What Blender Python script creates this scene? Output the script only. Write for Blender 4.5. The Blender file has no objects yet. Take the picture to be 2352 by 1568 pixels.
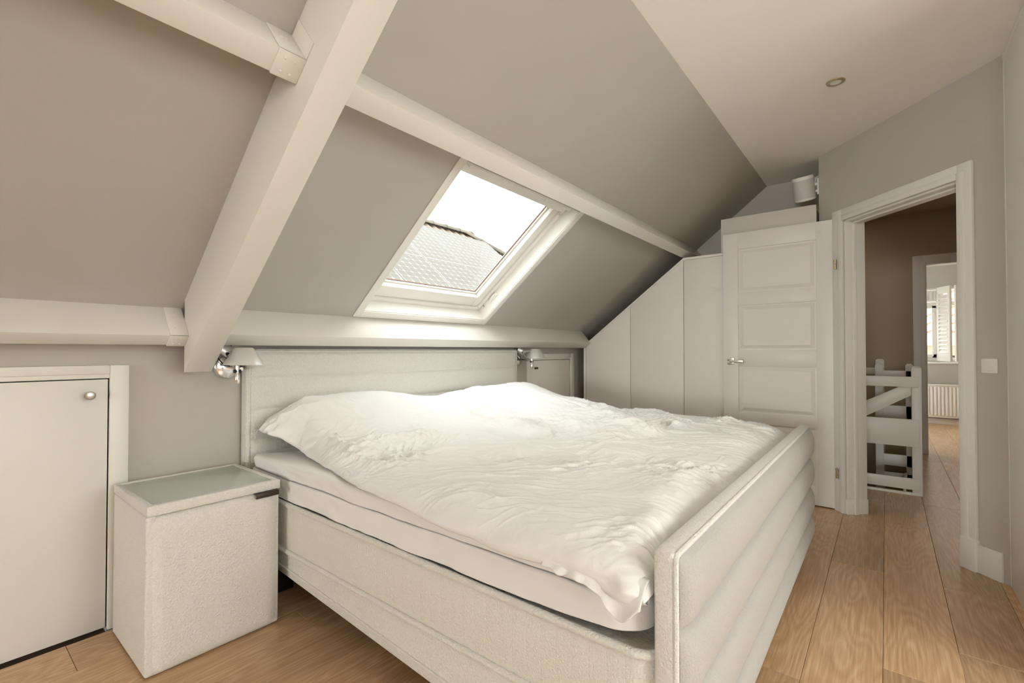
import bpy, bmesh, math, random
import numpy as np
from mathutils import Vector, Matrix

random.seed(7)
scene = bpy.context.scene
COL = scene.collection

# ------------------------------------------------------------------ camera, world, lights, exposure
F_PX, W_PX = 1076.0, 2352.0
YAW = math.atan2(860.0, 1076.0)            # azimuth of the view from +X (the roof beams run along X)
PITCH = math.radians(0.8)
CAM_H = 1.12
cam_d = bpy.data.cameras.new('camera')
cam_d.sensor_width = 36.0
cam_d.lens = 36.0 * F_PX / W_PX
cam_d.shift_y = 5.0 / W_PX
cam_d.clip_start = 0.02
cam = bpy.data.objects.new('camera', cam_d)
COL.objects.link(cam)
cam.location = (0, 0, CAM_H)
fwd = Vector((math.cos(YAW) * math.cos(PITCH), math.sin(YAW) * math.cos(PITCH), math.sin(PITCH)))
cam.rotation_euler = fwd.to_track_quat('-Z', 'Y').to_euler()
scene.camera = cam

vs = scene.view_settings
vs.view_transform = 'Standard'
vs.look = 'None'
vs.exposure = 0.52
vs.gamma = 1.0
vs.use_curve_mapping = False
scene.cycles.use_denoising = True
scene.cycles.max_bounces = 8
scene.cycles.diffuse_bounces = 6
scene.cycles.glossy_bounces = 3
scene.cycles.use_adaptive_sampling = True
scene.cycles.adaptive_threshold = 0.1
scene.cycles.adaptive_min_samples = 16
scene.cycles.transparent_max_bounces = 12
scene.cycles.sample_clamp_indirect = 6.0
scene.cycles.caustics_reflective = False
scene.cycles.caustics_refractive = False

SKY = 6.8
world = bpy.data.worlds.new('overcast_sky')
scene.world = world
world.use_nodes = True
nt = world.node_tree
nt.nodes.clear()
tc = nt.nodes.new('ShaderNodeTexCoord')
mp = nt.nodes.new('ShaderNodeMapping')
mp.inputs['Scale'].default_value = (1.0, 1.0, 2.2)
ns = nt.nodes.new('ShaderNodeTexNoise')
ns.inputs['Scale'].default_value = 3.2
ns.inputs['Detail'].default_value = 6.0
ns.inputs['Roughness'].default_value = 0.55
cr = nt.nodes.new('ShaderNodeValToRGB')
cr.color_ramp.elements[0].position = 0.30
cr.color_ramp.elements[0].color = (0.66, 0.68, 0.68, 1)
cr.color_ramp.elements[1].position = 0.62
cr.color_ramp.elements[1].color = (1.0, 0.995, 0.98, 1)
bg = nt.nodes.new('ShaderNodeBackground')
sx = nt.nodes.new('ShaderNodeSeparateXYZ')         # overcast sky: zenith three times as bright as the horizon
nt.links.new(tc.outputs['Generated'], sx.inputs['Vector'])
mx0 = nt.nodes.new('ShaderNodeMath')
mx0.operation = 'MAXIMUM'
mx0.inputs[1].default_value = 0.0
nt.links.new(sx.outputs['Z'], mx0.inputs[0])
ma0 = nt.nodes.new('ShaderNodeMath')
ma0.operation = 'MULTIPLY_ADD'
ma0.inputs[1].default_value = 2.0 / 3.0 * SKY
ma0.inputs[2].default_value = 1.0 / 3.0 * SKY
nt.links.new(mx0.outputs['Value'], ma0.inputs[0])
nt.links.new(ma0.outputs['Value'], bg.inputs['Strength'])
wo = nt.nodes.new('ShaderNodeOutputWorld')
nt.links.new(tc.outputs['Generated'], mp.inputs['Vector'])
nt.links.new(mp.outputs['Vector'], ns.inputs['Vector'])
nt.links.new(ns.outputs['Fac'], cr.inputs['Fac'])
nt.links.new(cr.outputs['Color'], bg.inputs['Color'])
nt.links.new(bg.outputs['Background'], wo.inputs['Surface'])


def area(name, loc, direction, sx, sy, power, color=(1, 1, 1), portal=False):
    l = bpy.data.lights.new(name, 'AREA')
    l.shape = 'RECTANGLE'
    l.size, l.size_y = sx, sy
    l.energy = power
    l.color = color
    if portal:
        l.cycles.is_portal = True
    o = bpy.data.objects.new(name, l)
    COL.objects.link(o)
    o.location = loc
    o.rotation_euler = Vector(direction).to_track_quat('-Z', 'Y').to_euler()
    return o


# slope frame: ceiling corner line at (y=YR, z=ZC), pitch from the photograph's vanishing points
ZC, YR, TAN = 2.547, 0.80, 0.7985
PA = math.atan(TAN)
CA, SA = math.cos(PA), math.sin(PA)
# local (x, s down the slope, o into the room) -> world
SLOPE = Matrix(((1, 0, 0, 0), (0, CA, -SA, YR), (0, -SA, -CA, ZC), (0, 0, 0, 1)))


def sl(x, s, o=0.0):
    return Vector((x, YR + CA * s - SA * o, ZC - SA * s - CA * o))


WIN_X = -11.0       # gable wall with its big window, set far back to even the light
REAR_Y = -2.7      # rear wall of the part of the room behind the camera
area('gable_window_daylight', (WIN_X - 0.10, -0.5, 1.47), (1, 0, 0), 1.75, 3.9, 700.0, (1.0, 0.985, 0.968))
area('rear_fill', (0.75, REAR_Y - 0.10, 1.47), (0, 1, 0), 2.6, 1.7, 35.0, (1.0, 0.985, 0.968))  # added fill from behind the camera, lights the room evenly
area('skylight_portal', sl(2.047, 1.42, -0.19), (0, -SA, -CA), 1.0, 1.0, 1.0, portal=True)
area('stair_fill', (6.0, 0.75, 2.60), (0, 0, -1), 0.5, 0.6, 3.6, (1.0, 0.84, 0.64))  # added overhead fill lifting the dim landing, no fixture built
area('landing_fill', (3.95, -1.56, 1.5), (0, 1, 0), 0.9, 1.1, 3.2, (1.0, 0.93, 0.82))  # added fill hidden by the door wall, brightens the gate; no window here
area('far_room_fill', (8.3, 0.82, 1.5), (0, -1, 0), 1.0, 1.1, 16.0, (1.0, 0.98, 0.95))  # added out-of-view fill to brighten the far room
area('far_window_portal', (9.80, -0.85, 1.5), (-1, 0, 0), 1.1, 1.15, 1.0, portal=True)


# ------------------------------------------------------------------ materials
def new_mat(name):
    m = bpy.data.materials.new(name)
    m.use_nodes = True
    n = m.node_tree.nodes
    b = n['Principled BSDF']
    return m, m.node_tree, b


def L(nt, a, b):
    nt.links.new(a, b)


def coords(nt, kind='world', scale=(1, 1, 1)):
    if kind == 'world':
        g = nt.nodes.new('ShaderNodeNewGeometry')
        out = g.outputs['Position']
    else:
        g = nt.nodes.new('ShaderNodeTexCoord')
        out = g.outputs['Object']
    mp = nt.nodes.new('ShaderNodeMapping')
    mp.inputs['Scale'].default_value = scale
    L(nt, out, mp.inputs['Vector'])
    return mp.outputs['Vector']


def noise(nt, vec, scale, detail=3.0, rough=0.5, dist=0.0):
    n = nt.nodes.new('ShaderNodeTexNoise')
    n.inputs['Scale'].default_value = scale
    n.inputs['Detail'].default_value = detail
    n.inputs['Roughness'].default_value = rough
    n.inputs['Distortion'].default_value = dist
    if vec is not None:
        L(nt, vec, n.inputs['Vector'])
    return n.outputs['Fac']


def bump(nt, b, h, strength, dist):
    n = nt.nodes.new('ShaderNodeBump')
    n.inputs['Strength'].default_value = strength
    n.inputs['Distance'].default_value = dist
    L(nt, h, n.inputs['Height'])
    L(nt, n.outputs['Normal'], b.inputs['Normal'])
    return n


def tint(nt, b, fac, c, var):
    r = nt.nodes.new('ShaderNodeValToRGB')
    r.color_ramp.elements[0].position = 0.3
    r.color_ramp.elements[1].position = 0.7
    r.color_ramp.elements[0].color = tuple(x * (1 - var) for x in c) + (1,)
    r.color_ramp.elements[1].color = tuple(min(1, x * (1 + var)) for x in c) + (1,)
    L(nt, fac, r.inputs['Fac'])
    L(nt, r.outputs['Color'], b.inputs['Base Color'])


def paint(name, c, rough=0.6, var=0.02, bstr=0.08, scale=90, spec=0.35):
    m, nt, b = new_mat(name)
    v = coords(nt)
    tint(nt, b, noise(nt, v, 1.7, 2), c, var)
    b.inputs['Roughness'].default_value = rough
    b.inputs['Specular IOR Level'].default_value = spec
    bump(nt, b, noise(nt, v, scale, 3), bstr, 0.002)
    return m


def metal(name, c, rough):
    m, nt, b = new_mat(name)
    b.inputs['Base Color'].default_value = c + (1,)
    b.inputs['Metallic'].default_value = 1.0
    r = nt.nodes.new('ShaderNodeMapRange')
    r.inputs['To Min'].default_value = rough * 0.85
    r.inputs['To Max'].default_value = rough * 1.15
    L(nt, noise(nt, coords(nt), 60, 2), r.inputs['Value'])
    L(nt, r.outputs['Result'], b.inputs['Roughness'])
    return m


def plastic(name, c, rough=0.4):
    m, nt, b = new_mat(name)
    tint(nt, b, noise(nt, coords(nt), 5, 2), c, 0.02)
    b.inputs['Roughness'].default_value = rough
    return m


def boucle(name, c, scale=150.0, strength=0.9, stripes=False):
    m, nt, b = new_mat(name)
    v = coords(nt)
    n1 = noise(nt, v, scale, 4, 0.6, 0.4)
    tint(nt, b, n1, c, 0.05)
    b.inputs['Roughness'].default_value = 0.95
    b.inputs['Specular IOR Level'].default_value = 0.1
    b.inputs['Sheen Weight'].default_value = 0.15
    h = n1
    if stripes:
        w = nt.nodes.new('ShaderNodeTexWave')
        w.bands_direction = 'Y'
        w.inputs['Scale'].default_value = 7.0
        w.inputs['Distortion'].default_value = 0.3
        w.wave_profile = 'SIN'
        L(nt, v, w.inputs['Vector'])
        mx = nt.nodes.new('ShaderNodeMath')
        mx.operation = 'MULTIPLY_ADD'
        mx.inputs[1].default_value = 1.0
        L(nt, n1, mx.inputs[0])
        pw = nt.nodes.new('ShaderNodeMath')
        pw.operation = 'POWER'
        pw.inputs[1].default_value = 0.25
        L(nt, w.outputs['Fac'], pw.inputs[0])
        sc_ = nt.nodes.new('ShaderNodeMath')
        sc_.operation = 'MULTIPLY'
        sc_.inputs[1].default_value = 0.3
        L(nt, pw.outputs['Value'], sc_.inputs[0])
        L(nt, sc_.outputs['Value'], mx.inputs[2])
        h = mx.outputs['Value']
    bump(nt, b, h, strength, 0.008)
    return m


def cloth(name, c, bs=0.25, scale=38.0):
    m, nt, b = new_mat(name)
    v = coords(nt, scale=(1, 1, 1))
    tint(nt, b, noise(nt, v, 3.0, 2), c, 0.012)
    b.inputs['Roughness'].default_value = 0.85
    b.inputs['Specular IOR Level'].default_value = 0.15
    b.inputs['Sheen Weight'].default_value = 0.1
    bump(nt, b, noise(nt, v, scale, 5, 0.6, 0.8), bs, 0.004)
    return m


def oak(name):
    m, nt, b = new_mat(name)
    g = nt.nodes.new('ShaderNodeNewGeometry')
    oi = nt.nodes.new('ShaderNodeObjectInfo')
    off = nt.nodes.new('ShaderNodeVectorMath')
    off.operation = 'SCALE'
    off.inputs[0].default_value = (37.0, 11.0, 5.0)
    L(nt, oi.outputs['Random'], off.inputs['Scale'])
    add = nt.nodes.new('ShaderNodeVectorMath')
    add.operation = 'ADD'
    L(nt, g.outputs['Position'], add.inputs[0])
    L(nt, off.outputs['Vector'], add.inputs[1])
    # cathedral figure: bands across the board bent by a long soft noise
    mp = nt.nodes.new('ShaderNodeMapping')
    mp.inputs['Scale'].default_value = (0.55, 3.0, 1.0)
    L(nt, add.outputs['Vector'], mp.inputs['Vector'])
    big = noise(nt, mp.outputs['Vector'], 1.6, 2, 0.45)
    wv = nt.nodes.new('ShaderNodeMath')
    wv.operation = 'MULTIPLY'
    wv.inputs[1].default_value = 22.0
    L(nt, big, wv.inputs[0])
    fr = nt.nodes.new('ShaderNodeMath')
    fr.operation = 'PINGPONG'
    fr.inputs[1].default_value = 0.5
    L(nt, wv.outputs['Value'], fr.inputs[0])
    mp2 = nt.nodes.new('ShaderNodeMapping')
    mp2.inputs['Scale'].default_value = (3.0, 90.0, 3.0)
    L(nt, add.outputs['Vector'], mp2.inputs['Vector'])
    fine = noise(nt, mp2.outputs['Vector'], 1.5, 4, 0.65)
    mix = nt.nodes.new('ShaderNodeMath')
    mix.operation = 'MULTIPLY_ADD'
    mix.inputs[1].default_value = 0.34
    L(nt, fr.outputs['Value'], mix.inputs[0])
    half = nt.nodes.new('ShaderNodeMath')
    half.operation = 'MULTIPLY'
    half.inputs[1].default_value = 0.88
    L(nt, fine, half.inputs[0])
    L(nt, half.outputs['Value'], mix.inputs[2])
    r = nt.nodes.new('ShaderNodeValToRGB')
    e = r.color_ramp.elements
    e[0].position = 0.22
    e[0].color = (0.41, 0.248, 0.132, 1)
    e[1].position = 0.78
    e[1].color = (0.70, 0.49, 0.305, 1)
    mid = r.color_ramp.elements.new(0.5)
    mid.color = (0.55, 0.35, 0.195, 1)
    L(nt, mix.outputs['Value'], r.inputs['Fac'])
    hs = nt.nodes.new('ShaderNodeHueSaturation')
    mr = nt.nodes.new('ShaderNodeMapRange')
    mr.inputs['To Min'].default_value = 0.82
    mr.inputs['To Max'].default_value = 1.16
    L(nt, oi.outputs['Random'], mr.inputs['Value'])
    L(nt, mr.outputs['Result'], hs.inputs['Value'])
    L(nt, r.outputs['Color'], hs.inputs['Color'])
    L(nt, hs.outputs['Color'], b.inputs['Base Color'])
    b.inputs['Roughness'].default_value = 0.26
    b.inputs['Specular IOR Level'].default_value = 0.5
    bump(nt, b, mix.outputs['Value'], 0.22, 0.0015)
    return m


def glass(name, tintc=(0.97, 0.99, 0.985), rough=0.0):
    m = bpy.data.materials.new(name)
    m.use_nodes = True
    nt = m.node_tree
    nt.nodes.clear()
    o = nt.nodes.new('ShaderNodeOutputMaterial')
    t = nt.nodes.new('ShaderNodeBsdfTransparent')
    t.inputs['Color'].default_value = tintc + (1,)
    g = nt.nodes.new('ShaderNodeBsdfGlossy')
    g.inputs['Roughness'].default_value = rough
    fz = nt.nodes.new('ShaderNodeFresnel')
    fz.inputs['IOR'].default_value = 1.45
    ge = nt.nodes.new('ShaderNodeNewGeometry')      # the inner faces of the pane do not reflect
    inv = nt.nodes.new('ShaderNodeMath')
    inv.operation = 'SUBTRACT'
    inv.inputs[0].default_value = 1.0
    L(nt, ge.outputs['Backfacing'], inv.inputs[1])
    ml = nt.nodes.new('ShaderNodeMath')
    ml.operation = 'MULTIPLY'
    L(nt, fz.outputs['Fac'], ml.inputs[0])
    L(nt, inv.outputs['Value'], ml.inputs[1])
    mx = nt.nodes.new('ShaderNodeMixShader')
    L(nt, ml.outputs['Value'], mx.inputs['Fac'])
    L(nt, t.outputs['BSDF'], mx.inputs[1])
    L(nt, g.outputs['BSDF'], mx.inputs[2])
    L(nt, mx.outputs['Shader'], o.inputs['Surface'])
    return m


M = {}
M['greige'] = paint('greige_wall_paint', (0.505, 0.472, 0.425), 0.75)
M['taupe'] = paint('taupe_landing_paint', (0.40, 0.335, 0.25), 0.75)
M['slope'] = paint('greige_ceiling_paint', (0.465, 0.442, 0.402), 0.75)
M['ceil'] = paint('pale_ceiling_paint', (0.91, 0.885, 0.835), 0.75)
M['white'] = paint('warm_white_gloss_paint', (0.76, 0.742, 0.695), 0.38, 0.012, 0.05, 45)
M['beam'] = paint('warm_white_beam_paint', (0.73, 0.705, 0.65), 0.42, 0.02, 0.22, 30)
M['skywhite'] = paint('white_roof_window_lacquer', (0.80, 0.78, 0.73), 0.3, 0.01, 0.02, 45)
M['wardrobe'] = paint('pale_grey_wardrobe_lacquer', (0.79, 0.765, 0.72), 0.5, 0.012, 0.03, 60)
M['closet'] = paint('white_closet_lacquer', (0.88, 0.86, 0.82), 0.5, 0.012, 0.03, 60)
M['oak'] = oak('oiled_oak')
M['subfloor'] = paint('subfloor_dark_gap', (0.16, 0.10, 0.06), 0.8)
M['boucle'] = boucle('cream_boucle_fabric', (0.79, 0.768, 0.712))
M['boucle_fine'] = boucle('cream_felt_shaded', (0.47, 0.455, 0.42), 240, 0.5)  # finer weave; tone lowered to stand for shade on the footboard front
M['boucle_side'] = boucle('cream_boucle_fabric_channelled', (0.79, 0.763, 0.70), 170, 0.8, True)
M['sheet'] = cloth('white_cotton_sheet', (0.775, 0.765, 0.76), 0.12, 30)
M['duvet'] = cloth('white_washed_cotton', (0.775, 0.768, 0.75), 0.4, 42)
M['steel'] = metal('brushed_steel', (0.46, 0.42, 0.37), 0.32)
M['alu'] = metal('satin_aluminium', (0.88, 0.87, 0.84), 0.42)
M['alu'].node_tree.nodes['Principled BSDF'].inputs['Metallic'].default_value = 0.72
M['chrome'] = metal('polished_aluminium', (0.86, 0.85, 0.83), 0.14)
M['brass'] = metal('aged_brass', (0.52, 0.43, 0.29), 0.3)
M['bronze'] = metal('dark_bronze', (0.09, 0.07, 0.055), 0.4)
M['black'] = plastic('black_plastic', (0.012, 0.011, 0.01), 0.45)
M['wplastic'] = plastic('white_plastic', (0.78, 0.76, 0.71), 0.4)
M['gplastic'] = plastic('pale_grey_grille', (0.56, 0.55, 0.54), 0.6)
M['pane'] = glass('window_glass')
M['dark'] = paint('dark_recess', (0.05, 0.04, 0.03), 0.9)


def frosted():
    m, nt, b = new_mat('back_painted_glass')
    tint(nt, b, noise(nt, coords(nt), 4, 2), (0.50, 0.53, 0.48), 0.02)
    b.inputs['Roughness'].default_value = 0.16
    b.inputs['Specular IOR Level'].default_value = 0.6
    return m


M['topglass'] = frosted()


# ------------------------------------------------------------------ mesh helpers
class MB:
    def __init__(self, mat=None):
        self.v, self.f, self.M = [], [], mat

    def pt(self, p):
        p = Vector(p)
        if self.M is not None:
            p = self.M @ p
        self.v.append(p)
        return len(self.v) - 1

    def box(self, x0, x1, y0, y1, z0, z1):
        i = [self.pt(p) for p in ((x0, y0, z0), (x1, y0, z0), (x1, y1, z0), (x0, y1, z0),
                                  (x0, y0, z1), (x1, y0, z1), (x1, y1, z1), (x0, y1, z1))]
        for q in ((0, 3, 2, 1), (4, 5, 6, 7), (0, 1, 5, 4), (1, 2, 6, 5), (2, 3, 7, 6), (3, 0, 4, 7)):
            self.f.append([i[k] for k in q])
        return self

    def prism(self, bottom, top):
        n = len(bottom)
        a = [self.pt(p) for p in bottom]
        b = [self.pt(p) for p in top]
        self.f.append(a[::-1])
        self.f.append(b)
        for k in range(n):
            self.f.append([a[k], a[(k + 1) % n], b[(k + 1) % n], b[k]])
        return self

    def lathe(self, prof, n=32, axis=(0, 0, 1), origin=(0, 0, 0), cap=True):
        ax = Vector(axis).normalized()
        q = ax.to_track_quat('Z', 'Y').to_matrix()
        o = Vector(origin)
        rings = []
        for r, h in prof:
            ring = []
            for k in range(n):
                a = 2 * math.pi * k / n
                ring.append(self.pt(o + q @ Vector((r * math.cos(a), r * math.sin(a), h))))
            rings.append(ring)
        for a, b in zip(rings[:-1], rings[1:]):
            for k in range(n):
                self.f.append([a[k], a[(k + 1) % n], b[(k + 1) % n], b[k]])
        if cap:
            self.f.append(rings[0][::-1])
            self.f.append(rings[-1])
        return self

    def tube(self, pts, r, n=10, closed=False):
        pts = [Vector(p) for p in pts]
        N = len(pts)
        rings = []
        up = None
        for i, p in enumerate(pts):
            if closed:
                t = (pts[(i + 1) % N] - pts[i - 1]).normalized()
            else:
                t = (pts[min(i + 1, N - 1)] - pts[max(i - 1, 0)]).normalized()
            if up is None:
                up = Vector((0, 0, 1)) if abs(t.z) < 0.9 else Vector((1, 0, 0))
            a = t.cross(up).normalized()
            bb = a.cross(t).normalized()
            up = bb
            rings.append([self.pt(p + (a * math.cos(2 * math.pi * k / n) + bb * math.sin(2 * math.pi * k / n)) * r) for k in range(n)])
        prs = list(zip(rings[:-1], rings[1:]))
        if closed:
            prs.append((rings[-1], rings[0]))
        for a, b in prs:
            for k in range(n):
                self.f.append([a[k], a[(k + 1) % n], b[(k + 1) % n], b[k]])
        if not closed:
            self.f.append(rings[0][::-1])
            self.f.append(rings[-1])
        return self

    def build(self, name, mat, parent=None, bevel=0.0, seg=2, smooth=None, recalc=True):
        me = bpy.data.meshes.new(name)
        me.from_pydata([tuple(p) for p in self.v], [], self.f)
        bm = bmesh.new()
        bm.from_mesh(me)
        if recalc:
            bmesh.ops.recalc_face_normals(bm, faces=bm.faces)
        if bevel > 0:
            es = [e for e in bm.edges if len(e.link_faces) == 2 and e.calc_face_angle(0) > 0.5]
            bmesh.ops.bevel(bm, geom=es, offset=bevel, segments=seg, profile=0.5, affect='EDGES', clamp_overlap=True)
        bm.to_mesh(me)
        bm.free()
        if smooth or (smooth is None and bevel > 0 and seg > 1):
            me.shade_smooth()
            me.set_sharp_from_angle(angle=math.radians(40))
        me.materials.append(mat)
        o = bpy.data.objects.new(name, me)
        COL.objects.link(o)
        if parent is not None:
            o.parent = parent
            o.matrix_parent_inverse = parent.matrix_world.inverted()
        return o


def grid_mesh(name, P, mat, parent=None, wrap=False):
    """P: (na, nb, 3) array of points -> smooth sheet"""
    na, nb = P.shape[:2]
    idx = np.arange(na * nb).reshape(na, nb)
    q = np.stack([idx[:-1, :-1], idx[1:, :-1], idx[1:, 1:], idx[:-1, 1:]], -1).reshape(-1, 4)
    if wrap:
        w = np.stack([idx[-1, :-1], idx[0, :-1], idx[0, 1:], idx[-1, 1:]], -1).reshape(-1, 4)
        q = np.concatenate([q, w])
    me = bpy.data.meshes.new(name)
    me.vertices.add(na * nb)
    me.vertices.foreach_set('co', P.reshape(-1).astype(np.float32))
    me.loops.add(q.size)
    me.loops.foreach_set('vertex_index', q.reshape(-1).astype(np.int32))
    me.polygons.add(len(q))
    me.polygons.foreach_set('loop_start', (np.arange(len(q)) * 4).astype(np.int32))
    me.update(calc_edges=True)
    me.validate()
    me.shade_smooth()
    me.materials.append(mat)
    o = bpy.data.objects.new(name, me)
    COL.objects.link(o)
    if parent is not None:
        o.parent = parent
        o.matrix_parent_inverse = parent.matrix_world.inverted()
    return o


def empty(name, loc=(0, 0, 0)):
    o = bpy.data.objects.new(name, None)
    o.empty_display_size = 0.05
    COL.objects.link(o)
    o.location = loc
    bpy.context.view_layer.update()
    return o


def tag(o, label, cat, group=None, kind=None):
    o['label'] = label
    o['category'] = cat
    if group:
        o['group'] = group
    if kind:
        o['kind'] = kind
    return o


def copy_tree(o, loc, parent=None):
    c = o.copy()
    COL.objects.link(c)
    if parent is not None:
        c.parent = parent
        c.matrix_parent_inverse = o.matrix_parent_inverse
    else:
        c.location = loc
    for ch in o.children:
        copy_tree(ch, None, c)
    return c


S = 'structure'

# ------------------------------------------------------------------ floor with single planks
m = MB()
m.box(WIN_X, 4.79, -0.62, 2.6, -0.12, -0.016)
m.box(2.7, 4.79, -1.6, -0.62, -0.12, -0.016)
m.box(4.79, 9.75, -1.6, -0.205, -0.12, -0.016)
floor = m.build('floor', M['subfloor'])
tag(floor, 'oak plank floor running through the bedroom to the landing', 'floor', kind=S)
PW = 0.22
plank_mesh = {}


def plank(x0, x1, y0, y1):
    x0 += 0.0006
    x1 -= 0.0006
    y0 += 0.0006
    y1 -= 0.0006
    key = (round(x1 - x0, 3), round(y1 - y0, 3))
    if key not in plank_mesh:
        hx, hy, c = (x1 - x0) / 2, (y1 - y0) / 2, 0.0012
        mb = MB()
        a = [(-hx, -hy), (hx, -hy), (hx, hy), (-hx, hy)]
        b = [(-hx + c, -hy + c), (hx - c, -hy + c), (hx - c, hy - c), (-hx + c, hy - c)]
        lo = [mb.pt((p[0], p[1], -0.014)) for p in a]
        md = [mb.pt((p[0], p[1], -c)) for p in a]
        hi = [mb.pt((p[0], p[1], 0)) for p in b]
        mb.f.append(hi)
        mb.f.append(lo[::-1])
        for q, r in ((lo, md), (md, hi)):
            for k in range(4):
                mb.f.append([q[k], q[(k + 1) % 4], r[(k + 1) % 4], r[k]])
        o = mb.build('plank', M['oak'])
        plank_mesh[key] = o.data
    else:
        o = bpy.data.objects.new('plank', plank_mesh[key])
        COL.objects.link(o)
    o.parent = floor
    o.location = ((x0 + x1) / 2, (y0 + y1) / 2, 0)


FIXED = {10: 0.343, 8: 1.0, -1: 3.92, -2: 4.53, 0: 3.027, 9: 0.55}
EXTRA = {-2: [3.02]}
for k in range(-7, 12):
    y0, y1 = 0.02 + PW * k, 0.02 + PW * (k + 1)
    y1 = min(y1, 2.462)
    if y1 - y0 < 0.03:
        continue
    xs, xe = (-1.6, 4.79) if y0 > -0.25 else (2.4, 9.62)
    j0 = FIXED.get(k, random.uniform(0, 1.8))
    js = sorted(set([j0 + 1.8 * i for i in range(-6, 7)]))
    if k in EXTRA:
        js = sorted(set(EXTRA[k] + [j for j in js if j >= FIXED[k] - 0.01]))
    cuts = [xs] + [j for j in js if xs + 0.1 < j < xe - 0.1] + [xe]
    for a, b in zip(cuts[:-1], cuts[1:]):
        plank(a, b, y0, y1)

# ------------------------------------------------------------------ ceilings and walls
m = MB()
m.box(WIN_X, 4.66, -0.62, YR, ZC, ZC + 0.12)
tag(m.build('ceiling', M['ceil']), 'flat pale ceiling above the bedroom door side', 'ceiling', kind=S)

# sloped ceiling: plate with a hole for the roof window
SX0, SX1, SS0, SS1 = 1.54, 2.555, 0.895, 1.93
TH = 0.17
m = MB(SLOPE)
m.box(WIN_X, SX0, -0.02, 2.35, -TH, 0)
m.box(SX1, 4.66, -0.02, 2.35, -TH, 0)
m.box(SX0, SX1, -0.02, SS0, -TH, 0)
m.box(SX0, SX1, SS1, 2.35, -TH, 0)
tag(m.build('sloped_ceiling', M['slope']), 'greige sloping ceiling over the bed with white beams', 'ceiling', kind=S)

YK = 2.465   # knee wall
m = MB()
DZ, HZ = 1.007, 1.032


def wall_with_holes(mb, x0, x1, z0, z1, y0, y1, holes):
    xs = x0
    for (a, b, c, d) in sorted(holes):
        mb.box(xs, a, y0, y1, z0, z1)
        if c > z0 + 1e-4:
            mb.box(a, b, y0, y1, z0, c)
        mb.box(a, b, y0, y1, d, z1)
        xs = b
    mb.box(xs, x1, y0, y1, z0, z1)


wall_with_holes(m, WIN_X, 4.66, -0.016, 1.23, YK, YK + 0.09, [(-0.42, 0.4655, -0.016, DZ), (3.335, 4.0, 0.02, HZ)])
m.box(WIN_X, 4.66, YK + 0.09, YK + 0.13, -0.016, 1.23)
tag(m.build('wall_back', M['greige']), 'low greige knee wall behind the headboard', 'wall', kind=S)

m = MB()
m.box(4.56, 4.66, 0.25, 2.6, -0.1, 2.7)
m.box(4.12, 4.66, 0.24, 0.378, -0.1, 2.7)
tag(m.build('wall_end', M['greige']), 'greige end wall behind the wardrobe', 'wall', kind=S)

# diagonal wall with the doorway
PHI = math.radians(43.5)
DC, DS = math.cos(PHI), math.sin(PHI)
# local (along, perp into landing, z)
DIAG = Matrix(((DC, DS, 0, 3.258), (DS, -DC, 0, -0.428), (0, 0, 1, 0), (0, 0, 0, 1)))
OA0, OA1, OZ = 0.172, 0.945, 2.015
WT = 0.13
m = MB(DIAG)
m.box(-0.12, OA0, 0, WT, -0.016, 2.7)
m.box(OA1, 1.174, 0, WT, -0.016, 2.7)
m.box(OA0, OA1, 0, WT, OZ, 2.7)
tag(m.build('wall_door', M['greige']), 'greige diagonal wall around the bedroom doorway', 'wall', kind=S)

# gable and rear walls behind the camera, white to bounce light; rear window added
GWY = (-2.5, 1.5)      # gable window, y range
RWX = (-0.6, 2.1)      # added rear window, x range
m = MB()
m.box(WIN_X - 0.1, WIN_X, REAR_Y, GWY[0], -0.016, 2.7)
m.box(WIN_X - 0.1, WIN_X, GWY[1], 2.6, -0.016, 2.7)
m.box(WIN_X - 0.1, WIN_X, GWY[0], GWY[1], -0.016, 0.60)
m.box(WIN_X - 0.1, WIN_X, GWY[0], GWY[1], 2.34, 2.7)
tag(m.build('wall_gable', M['ceil']), 'white gable wall with a big window facing the bed side', 'wall', kind=S)
m = MB()
m.box(WIN_X, RWX[0], REAR_Y - 0.1, REAR_Y, -0.016, 2.7)
m.box(RWX[1], 2.4, REAR_Y - 0.1, REAR_Y, -0.016, 2.7)
m.box(RWX[0], RWX[1], REAR_Y - 0.1, REAR_Y, -0.016, 0.60)
m.box(RWX[0], RWX[1], REAR_Y - 0.1, REAR_Y, 2.34, 2.7)
m.box(2.3, 2.4, REAR_Y, -0.62, -0.016, 2.7)
m.box(2.3, 3.30, -0.62, -0.471, -0.016, 2.62)
tag(m.build('wall_rear', M['ceil']), 'white rear walls with an added window opposite the bed', 'wall', kind=S)
m = MB()
m.box(WIN_X, 2.4, REAR_Y, -0.62, ZC, ZC + 0.12)
tag(m.build('ceiling_rear', M['ceil']), 'flat pale ceiling over the rear part of the bedroom', 'ceiling', kind=S)
m = MB()
m.box(WIN_X, 2.4, REAR_Y, -0.2, -0.12, -0.001)
tag(m.build('floor_rear', M['oak']), 'oak floor in the rear part of the bedroom', 'floor', kind=S)


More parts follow.
